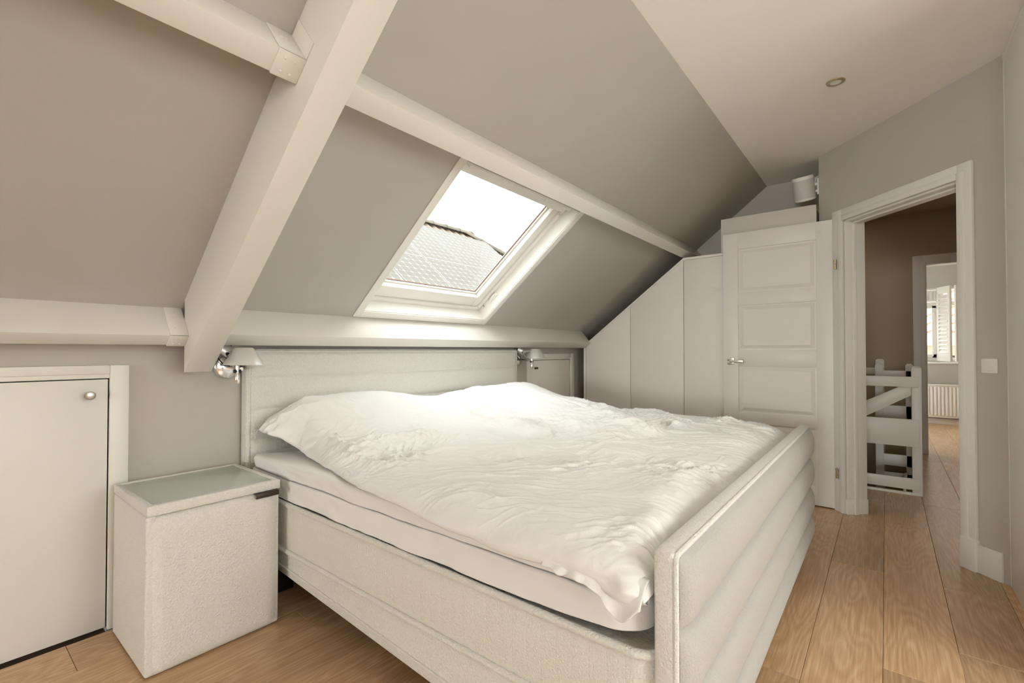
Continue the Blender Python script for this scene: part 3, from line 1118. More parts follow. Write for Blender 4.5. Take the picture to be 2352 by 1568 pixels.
mt = rounded_slab('mattress', BX0 - 0.003, BX1 + 0.002, 0.41, 2.364, 0.4855, 0.5725, 0.085, 0.008, M['sheet'], 3, 0.007, corner_lift)
tag(mt, 'lower mattress in a white fitted sheet lying on the box spring', 'mattress')
tp = rounded_slab('mattress_topper', BX0 - 0.002, BX1 - 0.004, 0.43, 2.360, 0.5755, 0.634, 0.09, 0.020, M['sheet'], 11, 0.007)
tag(tp, 'white sheeted mattress topper directly below the duvet', 'topper')

# ---- duvet: height field with a rolled edge on the camera side
ctrl = np.array([
    (1.02, 2.22, .835), (1.15, 2.2, .885), (1.35, 2.2, .897), (1.5, 2.2, .895), (1.7, 2.2, .872), (1.9, 2.2, .842), (2.1, 2.18, .852), (2.35, 2.12, .872), (2.6, 2.08, .886), (2.8, 2.1, .86), (3.0, 2.1, .78),
    (1.15, 1.95, .77), (1.35, 1.95, .815), (1.6, 1.9, .825), (1.85, 1.9, .79), (2.1, 1.85, .79), (2.4, 1.82, .835), (2.7, 1.8, .835), (2.95, 1.8, .755),
    (1.1, 1.65, .70), (1.4, 1.62, .745), (1.8, 1.6, .755), (2.2, 1.55, .76), (2.6, 1.55, .775), (2.95, 1.55, .72),
    (1.1, 1.3, .69), (1.5, 1.3, .722), (2.0, 1.25, .728), (2.5, 1.2, .74), (3.0, 1.2, .712),
    (1.1, .9, .70), (1.5, .9, .73), (2.0, .9, .73), (2.5, .9, .728), (3.0, .9, .705),
    (1.08, .55, .715), (1.3, .55, .722), (1.6, .55, .705), (2.0, .54, .712), (2.5, .52, .712), (3.0, .5, .70),
    (1.2, 2.34, .82), (1.6, 2.34, .83), (2.0, 2.34, .79), (2.6, 2.34, .82), (3.0, 2.34, .75)])


def rbf(ctrl):
    X = ctrl[:, :2]
    d2 = ((X[:, None] - X[None]) ** 2).sum(-1)
    K = np.where(d2 > 0, 0.5 * d2 * np.log(np.maximum(d2, 1e-12)), 0) + np.eye(len(X)) * 2e-4
    n = len(X)
    A = np.zeros((n + 3, n + 3))
    A[:n, :n] = K
    A[:n, n] = 1
    A[:n, n + 1:] = X
    A[n:, :n] = A[:n, n:].T
    w = np.linalg.solve(A, np.concatenate([ctrl[:, 2], np.zeros(3)]))

    def f(x, y):
        out = w[n] + w[n + 1] * x + w[n + 2] * y
        for i in range(n):
            d2 = (x - X[i, 0]) ** 2 + (y - X[i, 1]) ** 2
            out = out + w[i] * 0.5 * d2 * np.log(np.maximum(d2, 1e-12))
        return out
    return f


hz = rbf(ctrl)
EDGE = np.array([  # y, edge x, edge z
    (0.392, .945, .60), (0.43, .922, .588), (0.48, .918, .60), (0.53, .920, .622), (0.65, .918, .618), (0.76, .918, .610), (1.0, .920, .620), (1.2, .925, .634),
    (1.4, .940, .640), (1.6, .985, .641), (1.87, 1.040, .645), (2.0, 1.055, .655), (2.10, 1.055, .675), (2.16, 1.02, .712), (2.21, .975, .742), (2.26, .958, .752), (2.31, .985, .765), (2.345, 1.03, .775)])
NA, NB = 560, 500
bv = np.linspace(0, 1, NB)
yv = 0.392 + (2.345 - 0.392) * bv
xe = np.interp(yv, EDGE[:, 0], EDGE[:, 1])
ze = np.interp(yv, EDGE[:, 0], EDGE[:, 2])
ker = np.ones(15) / 15
pad = lambda q: np.convolve(np.pad(q, 7, mode='edge'), ker, 'valid')
xe, ze = pad(xe), pad(ze)
av = np.linspace(0, 1, NA)
ga = 0.35 * av + 0.65 * av ** 2.0
XR = 3.10
X2 = xe[None, :] + (XR - xe[None, :]) * ga[:, None]
Y2 = np.repeat(yv[None, :], NA, 0)
Z0 = hz(X2, Y2)
wL = 0.15 + 0.05 * smooth01((Y2 - 1.2) / 0.8)
rL = np.clip((X2 - xe[None, :]) / wL, 0, 1)
pL = np.sqrt(1 - (1 - rL) ** 2.0)
rR = np.clip((XR - X2) / 0.13, 0, 1)
pR = np.sqrt(1 - (1 - rR) ** 2)
wF = 0.10 + 0.10 * smooth01((X2 - 1.15) / 0.35)
rF = np.clip((Y2 - 0.392) / wF, 0, 1)
pF = np.sqrt(1 - (1 - rF) ** 2)
rH = np.clip((2.36 - Y2) / 0.06, 0, 1)
pH = 0.5 + 0.5 * np.sqrt(1 - (1 - rH) ** 2)
base = np.repeat(ze[None, :], NA, 0)
baseR = base * (1 - smooth01((X2 - 1.2) / 0.6)) + 0.60 * smooth01((X2 - 1.2) / 0.6)
mask = pL * pR * (0.02 + 0.98 * pF)
Z2 = baseR + (Z0 - baseR) * mask * pH

# creases: several families of short warped ridges, mostly across the view of the bed
WU = vnoise(X2 * 2.3, Y2 * 2.3, 21) * 0.16 + vnoise(X2 * 6, Y2 * 6, 22) * 0.05 + vnoise(X2 * 17, Y2 * 17, 25) * 0.012
WV = vnoise(X2 * 2.1 + 9, Y2 * 2.1, 23) * 0.16 + vnoise(X2 * 7, Y2 * 7, 24) * 0.05 + vnoise(X2 * 19, Y2 * 19, 26) * 0.012


def ridge(deg, fu, fv, seed, sharp, spots):
    c_, s_ = math.cos(math.radians(deg)), math.sin(math.radians(deg))
    uu = (X2 + WU) * c_ + (Y2 + WV) * s_
    vv_ = -(X2 + WU) * s_ + (Y2 + WV) * c_
    n_ = vnoise(uu * fu, vv_ * fv, seed)
    k_ = smooth01(0.45 + 1.3 * vnoise(uu * fu * 0.6 + 5, vv_ * fv * 0.16, seed + 100)) if spots else 1.0
    return (1 - np.abs(n_)) ** sharp * k_


amp_mid = np.exp(-((X2 - 1.7) ** 2 / 0.5 + (Y2 - 1.2) ** 2 / 0.35))
amp_foot = np.exp(-((X2 - 2.3) ** 2 / 0.6 + (Y2 - 0.7) ** 2 / 0.12))
amp_head = np.exp(-((X2 - 1.25) ** 2 / 0.12 + (Y2 - 1.85) ** 2 / 0.12))
amp_pk = np.exp(-((X2 - 2.55) ** 2 / 0.12 + (Y2 - 2.0) ** 2 / 0.12))
calm = np.exp(-((X2 - 1.15) ** 2 / 0.05 + (Y2 - 0.95) ** 2 / 0.22))
amp = (0.68 + 0.8 * amp_mid + 0.8 * amp_foot + 0.35 * amp_head + 0.75 * amp_pk) * (1 - 0.75 * calm)
patch = 0.30 + 0.85 * smooth01(0.5 + 1.2 * vnoise(X2 * 3.1, Y2 * 3.1, 31))
wr_ = (0.0085 * ridge(-52, 2.2, 13, 41, 4.0, True) + 0.0075 * ridge(-38, 4.0, 24, 42, 3.6, True) + 0.0065 * ridge(-66, 5.0, 31, 43, 3.4, True)
       + 0.0045 * ridge(-50, 8.0, 54, 44, 2.6, True) + 0.0040 * ridge(-20, 7.0, 28, 45, 3.5, True) + 0.0022 * ridge(0, 30, 30, 46, 2.2, True))
# second family of short creases near the pillow humps and the footboard
n2 = vnoise(X2 * 13 + 8 * WU, Y2 * 5.0, 51)
wr_ += 0.006 * (amp_pk + 0.7 * amp_foot) * (1 - np.abs(n2)) ** 2.5
wr_ += 0.0016 * vnoise(X2 * 55, Y2 * 55, 61) + 0.009 * vnoise(X2 * 7, Y2 * 7, 62) + 0.013 * vnoise(X2 * 3.3, Y2 * 3.3, 63)
edge_ok = smooth01(rL * 2.0) * smooth01(rR * 2.0) * (0.3 + 0.7 * smooth01(rF * 2.0))
Z2 = Z2 + (1.6 * wr_ - 0.006) * amp * patch * (0.25 + 0.75 * edge_ok)
# soft horizontal pull folds where the duvet hangs over the bed side
side = (1 - rL) ** 1.5
X3 = X2 + side * (0.010 * vnoise(Y2 * 4.0, Z2 * 18.0, 71) + 0.006 * vnoise(Y2 * 11.0 + Z2 * 25, Z2 * 20.0, 72))
# gathered corner at the foot and at the head
foot_c = np.exp(-((Y2 - 0.43) ** 2 / 0.0035)) * side
X3 = X3 + foot_c * 0.022 * vnoise(Z2 * 55.0, Y2 * 12.0, 73)
head_c = np.exp(-((Y2 - 2.25) ** 2 / 0.006)) * side
X3 = X3 + head_c * 0.016 * vnoise(Y2 * 45.0, Z2 * 30.0, 74)
P = np.stack([X3, Y2, Z2], -1)
# tuck rows: the edge rolls under itself
tuck = []
for dx, dz in ((0.16, 0.012), (0.07, -0.002), (0.028, -0.010), (0.010, -0.008)):
    q = P[0].copy()
    q[:, 2] += dz
    low = np.minimum(q[:, 0] + dx, np.maximum(q[:, 0] + 0.004, 0.950))
    hang = smooth01((0.648 - q[:, 2]) / 0.01)
    q[:, 0] = np.where(P[0][:, 0] < 0.952, low, q[:, 0] + dx)
    q[:, 2] = np.where(P[0][:, 0] < 0.952, q[:, 2], np.maximum(q[:, 2], 0.643))
    tuck.append(q)
tuckR = []
for dx, dz in ((-0.01, -0.01), (-0.03, -0.012)):
    q = P[-1].copy()
    q[:, 0] += dx
    q[:, 2] += dz
    tuckR.append(q)
P = np.concatenate([np.array(tuck), P, np.array(tuckR)], 0)
on_bed = (P[:, :, 0] > 0.948) & (P[:, :, 0] < 3.056) & (P[:, :, 1] > 0.425)
P[:, :, 2] = np.where(on_bed, np.maximum(P[:, :, 2], 0.6425), P[:, :, 2])
dv = grid_mesh('duvet', P, M['duvet'])
tag(dv, 'rumpled white duvet spread over the bed', 'duvet')
# hem of the cover hanging out at the foot corner
UU, VV = np.meshgrid(np.linspace(0, 1, 70), np.linspace(0, 1, 26), indexing='ij')
hy = 0.640 - 0.245 * UU
drop = 0.022 + 0.052 * np.exp(-((UU - 0.80) / 0.16) ** 2) + 0.016 * UU
hzz = 0.636 - drop * VV + 0.004 * vnoise(UU * 9.0, VV * 3.0, 85)
pleat = np.sin(UU * 26.0 + 2.2 * vnoise(UU * 5.0, VV * 0 + 0.5, 83)) * 0.0025 + 0.006 * vnoise(UU * 11.0, VV * 1.5, 84)
hx = 0.962 - 0.052 * np.sqrt(VV) + pleat * VV * smooth01(UU * 4)
hem = grid_mesh('hem_corner', np.stack([hx, hy, hzz], -1), M['duvet'], dv)
sm = hem.modifiers.new('thickness', 'SOLIDIFY')
sm.thickness = 0.003

# ------------------------------------------------------------------ nightstand
NX0, NX1, NY0, NY1, NZ = 0.472, 0.918, 1.957, 2.40, 0.589
nsd = empty('nightstand', ((NX0 + NX1) / 2, (NY0 + NY1) / 2, 0))
tag(nsd, 'cream boucle nightstand with an inset glass top and dark pull', 'nightstand')
MB().box(NX0, NX0 + 0.03, NY0 + 0.008, NY1, 0.008, NZ - 0.037).build('side_panel', M['boucle'], nsd, 0.008, 3)
MB().box(NX1 - 0.03, NX1, NY0 + 0.008, NY1, 0.008, NZ - 0.037).build('side_panel', M['boucle'], nsd, 0.008, 3)
MB().box(NX0 + 0.03, NX1 - 0.03, NY0 + 0.03, NY1, 0.008, NZ - 0.04).build('carcass', M['boucle'], nsd)
# padded door front
nu, nv = 40, 46
u = 0.5 - 0.5 * np.cos(np.pi * np.linspace(0, 1, nu))
v = 0.5 - 0.5 * np.cos(np.pi * np.linspace(0, 1, nv))
A, B = np.meshgrid(u, v, indexing='ij')
fx0, fx1, fz0, fz1 = NX0 + 0.012, NX1 - 0.004, 0.004, NZ - 0.040
ex = np.minimum(A, 1 - A) * (fx1 - fx0) / 0.045
ez = np.minimum(B, 1 - B) * (fz1 - fz0) / 0.045
pp = np.sqrt(1 - (1 - np.clip(ex, 0, 1)) ** 2) * np.sqrt(1 - (1 - np.clip(ez, 0, 1)) ** 2)
front = grid_mesh('door', np.stack([fx0 + (fx1 - fx0) * A, NY0 + 0.022 - 0.024 * pp, fz0 + (fz1 - fz0) * B], -1), M['boucle'], nsd)
hh = MB()
hh.box(0.818, 0.906, NY0 - 0.018, NY0 + 0.012, 0.549, 0.553)
hh.box(0.818, 0.906, NY0 - 0.018, NY0 - 0.014, 0.533, 0.553)
hh.build('handle', M['bronze'], front, 0.0015)
lid = MB()
ft = 0.022
z0, z1 = NZ - 0.036, NZ
lid.box(NX0, NX1, NY0 - 0.002, NY0 + ft, z0, z1)
lid.box(NX0, NX1, NY1 - ft, NY1, z0, z1)
lid.box(NX0, NX0 + ft, NY0 + ft, NY1 - ft, z0, z1)
lid.box(NX1 - ft, NX1, NY0 + ft, NY1 - ft, z0, z1)
top = lid.build('top_frame', M['boucle'], nsd, 0.004)
MB().box(NX0 + ft + 0.001, NX1 - ft - 0.001, NY0 + ft + 0.001, NY1 - ft - 0.001, NZ - 0.012, NZ - 0.003).build('glass_top', M['topglass'], top, 0.001)


# ------------------------------------------------------------------ wall lamps
def wall_lamp(x, label, head_rot):
    e = empty('wall_lamp', (x, YK, 1.04))
    tag(e, label, 'lamp', 'reading lamps at the headboard')
    y = YK
    MB().lathe([(0.056, 0), (0.058, 0.006), (0.056, 0.017), (0.050, 0.022), (0.0, 0.022)], 40, (0, -1, 0), (x, y, 1.04), False).build('wall_plate', M['chrome'], e, smooth=True)
    # arm out of the plate
    MB().tube([(x, y - 0.02, 1.04), (x, y - 0.10, 1.04), (x + 0.0, y - 0.175, 1.035)], 0.008, 12).build('arm', M['chrome'], e, smooth=True)
    # handle rod hanging below the shade joint
    hx, hy = x - 0.024, y - 0.19
    rod = MB().lathe([(0.0, 0.968), (0.008, 0.970), (0.0105, 0.976), (0.0105, 1.008), (0.0085, 1.012), (0.0085, 1.050), (0.0, 1.050)], 18, (0, 0, 1), (hx, hy, 0), False)
    rod = rod.build('handle', M['chrome'], e, smooth=True)
    MB().lathe([(0.008, -0.014), (0.008, 0.014)], 14, (1, 0, 0), (hx, hy, 1.026)).build('joint', M['black'], rod, smooth=True)
    # upper stays and switch housing tilted above the plate
    MB().tube([(x - 0.022, y - 0.17, 1.03), (x - 0.036, y - 0.10, 1.10)], 0.0045, 10).build('stay', M['chrome'], e, smooth=True)
    hs = empty_part(e, (x - 0.03, y - 0.085, 1.105))
    ax = Vector((0.55, -0.45, -0.45)).normalized()
    c0 = Vector((x - 0.020, y - 0.070, 1.117))
    sock = MB().lathe([(0.0, -0.030), (0.024, -0.028), (0.027, -0.022), (0.027, 0.034), (0.023, 0.040), (0.0, 0.040)], 26, ax, c0, False).build('socket', M['alu'], e, smooth=True)
    MB().lathe([(0.0055, -0.034), (0.0055, 0.034)], 12, ax.cross(Vector((0, 0, 1))).normalized(), c0 + Vector((0.004, -0.012, -0.012))).build('joint', M['black'], sock, smooth=True)
    MB().box(c0.x - 0.008, c0.x + 0.016, c0.y - 0.008, c0.y + 0.008, c0.z + 0.020, c0.z + 0.030).build('switch', M['black'], sock, 0.003)
    # flex
    MB().tube([c0 - ax * 0.03, c0 - ax * 0.045 + Vector((-0.012, 0.01, -0.01)), Vector((x - 0.058, y - 0.06, 1.085)), Vector((x - 0.03, y - 0.05, 1.052)), Vector((x - 0.004, y - 0.045, 1.046)), Vector((x + 0.004, y - 0.02, 1.062))], 0.0028, 8).build('cord', M['black'], e, smooth=True)
    # conical shade, hollow
    sx, sy = x - 0.010, y - 0.222
    ro = [(0.0, 1.131), (0.034, 1.131), (0.0385, 1.128), (0.079, 1.060), (0.082, 1.055), (0.080, 1.055), (0.077, 1.060), (0.0365, 1.126), (0.0, 1.128)]
    sh = MB().lathe(ro, 48, (0, 0, 1), (sx, sy, 0), False).build('shade', M['alu'], e, smooth=True)
    MB().lathe([(0.0, 1.07), (0.016, 1.075), (0.020, 1.09), (0.014, 1.11), (0.012, 1.127)], 20, (0, 0, 1), (sx, sy, 0), False).build('bulb', M['wplastic'], sh, smooth=True)
    MB().tube([(sx - 0.02, sy, 1.118), (x - 0.028, y - 0.12, 1.112)], 0.006, 10).build('neck', M['alu'], sh, smooth=True)
    return e


def empty_part(e, loc):
    return None


wall_lamp(0.897, 'aluminium wall lamp with conical shade next to the nightstand', 0)
wall_lamp(3.128, 'aluminium wall lamp with conical shade by the small eaves door', 0)

# ------------------------------------------------------------------ downlight
dl = empty('ceiling_downlight', (3.007, 0.199, ZC))
tag(dl, 'recessed round steel spotlight in the flat ceiling', 'spotlight')
MB().lathe([(0.026, -0.003), (0.030, -0.006), (0.041, -0.004), (0.043, 0.0), (0.026, 0.0)], 40, (0, 0, 1), (3.007, 0.199, ZC), False).build('ring', M['brass'], dl, smooth=True)
MB().lathe([(0.0, -0.0015), (0.018, -0.002), (0.026, -0.003)], 32, (0, 0, 1), (3.007, 0.199, ZC), False).build('lens', M['alu'], dl, smooth=True)

# ------------------------------------------------------------------ speaker on its bracket
spc = Vector((4.118, 0.475, 2.335))
spk = empty('speaker', spc)
tag(spk, 'white cylindrical speaker tilted on a wall bracket above the door', 'speaker')
axs = Vector((-0.33, 0.08, 0.94)).normalized()       # its upright axis leans over
MB().lathe([(0.0, -0.092), (0.060, -0.092), (0.068, -0.086), (0.070, -0.074), (0.070, -0.073)], 40, axs, spc, False).build('base', M['wplastic'], spk, smooth=True)
MB().lathe([(0.0695, -0.073), (0.0695, 0.066)], 40, axs, spc, False).build('grille', M['gplastic'], spk, smooth=True)
MB().lathe([(0.070, 0.066), (0.070, 0.080), (0.066, 0.088), (0.0, 0.090)], 40, axs, spc, False).build('top_cap', M['wplastic'], spk, smooth=True)
br = MB()
br.box(4.126, 4.165, 0.379, 0.392, 2.28, 2.40)
br.tube([(4.145, 0.386, 2.36), (4.140, 0.43, 2.36)], 0.014, 12)
br.tube([(4.145, 0.386, 2.31), (4.138, 0.43, 2.31)], 0.010, 12)
br.build('bracket', M['wplastic'], spk, 0.0)
MB().tube([(4.15, 0.384, 2.425), (4.146, 0.40, 2.41), (4.150, 0.41, 2.375), (4.14, 0.42, 2.35)], 0.003, 8).build('cable', M['wplastic'], spk, smooth=True)

# ------------------------------------------------------------------ landing: stair gate and railings
gate = empty('stair_gate', (4.767, 0.1, 0))
tag(gate, 'white wooden stair gate with a diagonal brace on the landing', 'gate')


def post(x, y0, y1, z1, d, parent, z0=0.0):
    p = MB()
    c = 0.014
    a = [(x, y0, z0), (x + d, y0, z0), (x + d, y1, z0), (x, y1, z0)]
    b = [(q[0], q[1], z1 - c) for q in a]
    t = [(x + c, y0 + c, z1), (x + d - c, y0 + c, z1), (x + d - c, y1 - c, z1), (x + c, y1 - c, z1)]
    ia, ib, it = [[p.pt(q) for q in s] for s in (a, b, t)]
    p.f.append(ia[::-1])
    p.f.append(it)
    for s, e in ((ia, ib), (ib, it)):
        for k in range(4):
            p.f.append([s[k], s[(k + 1) % 4], e[(k + 1) % 4], e[k]])
    return p.build('post', M['white'], parent, 0.003)


GX = 4.767
post(GX + 0.006, -0.209, -0.148, 0.996, 0.062, gate)
for (a, b) in ((0.834, 0.915), (0.374, 0.585), (0.044, 0.130)):
    MB().box(GX - 0.014, GX + 0.006, -0.193, 0.75, a, b).build('rail', M['white'], gate, 0.004)
dg = MB()
dg.prism([(GX + 0.008, -0.147, 0.770), (GX + 0.008, -0.147, 0.834), (GX + 0.008, -0.09, 0.842), (GX + 0.008, 0.40, 0.555), (GX + 0.008, 0.40, 0.47), (GX + 0.008, 0.33, 0.46)],
         [(GX + 0.03, -0.147, 0.770), (GX + 0.03, -0.147, 0.834), (GX + 0.03, -0.09, 0.842), (GX + 0.03, 0.40, 0.555), (GX + 0.03, 0.40, 0.47), (GX + 0.03, 0.33, 0.46)])
dg.build('brace', M['white'], gate, 0.002)
tr = MB().box(4.77, 4.80, -0.205, 0.9, -0.015, 0.018)
tag(tr.build('trim_1', M['white'], None, 0.004), 'white edge strip on the landing floor below the stair gate', 'trim', kind=S)

rb = empty('stair_railing', (5.62, -0.1, 0))
tag(rb, 'white stair railing behind the gate on the landing', 'railing')
RXX = 5.62
post(RXX, 0.028, 0.088, 0.992, 0.06, rb, -0.3)
post(RXX + 0.02, -0.190, -0.135, 0.995, 0.06, rb, -0.3)
for (a, b) in ((0.872, 0.93), (0.27, 0.605), (0.045, 0.15), (-0.12, -0.02)):
    MB().box(RXX + 0.02, RXX + 0.045, -0.19, 0.08, a, b).build('rail', M['white'], rb, 0.003)
MB().tube([(RXX + 0.03, -0.13, -0.02), (4.86, -0.10, -0.05)], 0.012, 8).build('side_rail', M['white'], rb, smooth=True)
nw = empty('newel_post', (6.45, 0.08, 0))
tag(nw, 'single white newel post at the far end of the stairwell', 'post')
post(6.45, 0.02, 0.095, 1.025, 0.07, nw, -0.4)
MB().box(6.46, 6.50, 0.095, 0.9, 0.86, 0.93).build('handrail', M['white'], nw, 0.003)

# far doorway casing
fd = empty('door_4', (LX, -0.7, 0))
tag(fd, 'white cased doorway from the landing into the far room', 'doorway', kind=S)
for (a, b, c, d) in ((-0.317, -0.231, 0, 2.150), (-1.19, -1.10, 0, 2.150), (-1.10, -0.317, 2.056, 2.150)):
    MB().box(LX - 0.018, LX, a, b, c, d).build('casing', M['white'], fd, 0.003)
for (a, b, c, d) in ((-0.345, -0.300, 0, 2.075), (-1.10, -0.345, 2.045, 2.075)):
    MB().box(LX - 0.026, LX - 0.004, a, b, c, d).build('casing_step', M['white'], fd, 0.003)
for (a, b, c, d) in ((-0.330, -0.315, 0, 2.056), (-1.102, -1.09, 0, 2.056), (-1.09, -0.330, 2.044, 2.058)):
    MB().box(LX, LX + 0.12, a, b, c, d).build('jamb', M['white'], fd, 0.002)

# far room: baseboard, radiator, window with louvred shutters
tag(MB().box(FX - 0.015, FX, -1.6, 0.8, 0, 0.085).build('baseboard_far', M['white'], None, 0.003), 'white baseboard below the radiator in the far room', 'baseboard', kind=S)
rd = empty('radiator', (FX - 0.08, -0.9, 0.1))
tag(rd, 'white ribbed panel radiator below the far window', 'radiator')
MB().box(FX - 0.075, FX - 0.035, -1.45, -0.30, 0.105, 0.60).build('panel', M['white'], rd, 0.006)
MB().box(FX - 0.095, FX - 0.02, -1.46, -0.29, 0.590, 0.606).build('top_grille', M['white'], rd, 0.003)
rib = None
for k in range(27):
    y = -0.325 - k * 0.042
    if rib is None:
        rib = MB()
        rib.prism([(0, -0.014, 0.135), (0, 0.014, 0.135), (0, 0.014, 0.57), (0, -0.014, 0.57)], [(-0.012, -0.007, 0.142), (-0.012, 0.007, 0.142), (-0.012, 0.007, 0.563), (-0.012, -0.007, 0.563)])
        rib = rib.build('rib', M['white'], rd)
        o = rib
        o.matrix_parent_inverse = Matrix()
        o.location = (FX - 0.075 - rd.location.x, y - rd.location.y, -rd.location.z)
    else:
        o = bpy.data.objects.new('rib', rib.data)
        COL.objects.link(o)
        o.parent = rd
        o.location = (FX - 0.075 - rd.location.x, y - rd.location.y, -rd.location.z)

fw = empty('window_2', (FX, -0.85, FW[2]))
tag(fw, 'white far room window with louvred shutters above the radiator', 'window', kind=S)
m = MB()
y0, y1, z0, z1 = FW
for (a, b, c, d) in ((y0, y1, z0, z0 + 0.06), (y0, y1, z1 - 0.03, z1), (y0, y0 + 0.05, z0, z1), (y1 - 0.05, y1, z0, z1), (-0.685, -0.60, z0, z1), (y0, y1, 1.80, 1.86)):
    m.box(FX + 0.04, FX + 0.10, a, b, c, d)
m.build('window_frame', M['skywhite'], fw, 0.004)
MB().box(FX - 0.03, FX + 0.12, y0 - 0.04, y1 + 0.04, z0 - 0.03, z0).build('window_sill', M['white'], fw, 0.005)
sh = MB()
for (a, b, c, d) in ((-0.60, -0.55, z0 + 0.06, 1.80), (-0.40, -0.35, z0 + 0.06, 1.80), (-0.60, -0.35, z0 + 0.06, 1.06), (-0.60, -0.35, 1.765, 1.80)):
    sh.box(FX + 0.03, FX + 0.075, a, b, c, d)
sh.build('sash', M['skywhite'], fw, 0.004)
MB().box(FX + 0.05, FX + 0.056, -0.55, -0.40, 1.06, 1.77).build('pane', M['pane'], fw)
MB().box(FX + 0.05, FX + 0.056, y0 + 0.05, -0.685, z0 + 0.06, 1.80).build('pane', M['pane'], fw)
vg = MB().box(FX + 0.03, FX + 0.05, -0.60, -0.35, 1.865, 2.04).build('ventilation_board', M['skywhite'], fw, 0.003)
for k in range(5):
    yy = -0.455 - 0.052 * k + 0.06
    MB().box(FX + 0.026, FX + 0.0295, yy - 0.022, yy, 1.89, 2.01).build('vent_slot', M['gplastic'], vg)
MB().tube([(FX + 0.02, -0.575, 1.70), (FX - 0.005, -0.572, 1.68), (FX - 0.008, -0.555, 1.55)], 0.006, 8).build('handle', M['wplastic'], fw, smooth=True)
MB().tube([(FX + 0.02, -0.575, 1.16), (FX - 0.005, -0.572, 1.15), (FX - 0.008, -0.555, 1.03)], 0.006, 8).build('handle', M['wplastic'], fw, smooth=True)


def shutter(p, q, z0, z1, ang, label):
    p, q = Vector(p), Vector(q)
    d = (q - p)
    w = d.length
    d.normalize()
    nrm = Vector((-d.y, d.x))
    e = empty('shutter', (p.x, p.y, z0))
    tag(e, label, 'shutter', 'louvred shutters in the far room')
    Mx = Matrix(((d.x, nrm.x, 0, p.x), (d.y, nrm.y, 0, p.y), (0, 0, 1, 0), (0, 0, 0, 1)))
    for (a, b, c, dd) in ((0, 0.045, z0, z1), (w - 0.045, w, z0, z1), (0.045, w - 0.045, z0, z0 + 0.12), (0.045, w - 0.045, z1 - 0.10, z1)):
        MB(Mx).box(a, b, -0.014, 0.014, c, dd).build('stile', M['skywhite'], e, 0.002)
    n = int((z1 - z0 - 0.23) / 0.058)
    for k in range(n):
        zc = z0 + 0.15 + 0.058 * k
        s = MB(Mx)
        t, hw = 0.004, 0.035
        c_, s_ = math.cos(ang), math.sin(ang)
        pr = [(-hw, -t), (hw, -t), (hw, t), (-hw, t)]
        pr = [(a * c_ - b * s_, zc + a * s_ + b * c_) for a, b in pr]
        s.prism([(0.046, a, b) for a, b in pr], [(w - 0.046, a, b) for a, b in pr])
        s.build('slat', M['skywhite'], e)
    return e


shutter((FX - 0.02, -0.612), (9.33, -0.738), 0.955, 2.068, 0.95, 'louvred shutter leaf folded into the far room')
shutter((9.335, -0.785), (9.56, -1.08), 0.955, 2.068, 0.05, 'louvred shutter leaf with slats open to the tiled roof')

# ------------------------------------------------------------------ outside: neighbour's roof with solar panels
B = math.atan(0.815)
cb, sb = math.cos(B), math.sin(B)
NP = Vector((6.515, 7.687, 3.694))
# local (x, s down the roof towards the camera, o up off the roof)
ROOF = Matrix(((1, 0, 0, 0), (0, -cb, -sb, NP.y), (0, -sb, cb, NP.z), (0, 0, 0, 1)))
M['tile'] = paint('weathered_brown_tile', (0.19, 0.15, 0.11), 0.85, 0.25, 0.5, 18)
M['ridge'] = paint('mossy_grey_ridge_tile', (0.12, 0.105, 0.078), 0.9, 0.3, 0.6, 14)
M['terracotta'] = paint('terracotta_tile', (0.52, 0.36, 0.28), 0.85, 0.2, 0.4, 14)
M['render'] = paint('cream_house_render', (0.55, 0.47, 0.35), 0.85)
M['leafy'] = paint('dry_hedge', (0.36, 0.30, 0.17), 0.9, 0.45, 0.8, 12)
M['bark'] = paint('bare_twig', (0.10, 0.08, 0.06), 0.9)
M['panelwhite'] = plastic('solar_backsheet', (0.20, 0.19, 0.165), 0.35)
M['cell'] = plastic('solar_cell', (0.080, 0.073, 0.060), 0.35)
for k_ in ('panelwhite', 'cell'):       # anti-reflective cover glass
    M[k_].node_tree.nodes['Principled BSDF'].inputs['Specular IOR Level'].default_value = 0.06
M['panelframe'] = metal('solar_frame', (0.30, 0.29, 0.27), 0.5)
nh = empty('neighbour_roof', (6.5, 8.0, 0))
tag(nh, 'brown tiled neighbouring roof seen through the roof window', 'roof')
m = MB(ROOF)
hipx, hips = 8.10, -0.42
m.prism([(-4, hips, -0.3), (hipx, hips, -0.3), (hipx + 4.4, hips + 4.4 / 1.06, -0.3), (-4, hips + 4.4 / 1.06, -0.3)],
        [(-4, hips, -0.06), (hipx, hips, -0.06), (hipx + 4.4, hips + 4.4 / 1.06, -0.06), (-4, hips + 4.4 / 1.06, -0.06)])
m.build('roof_deck', M['tile'], nh)
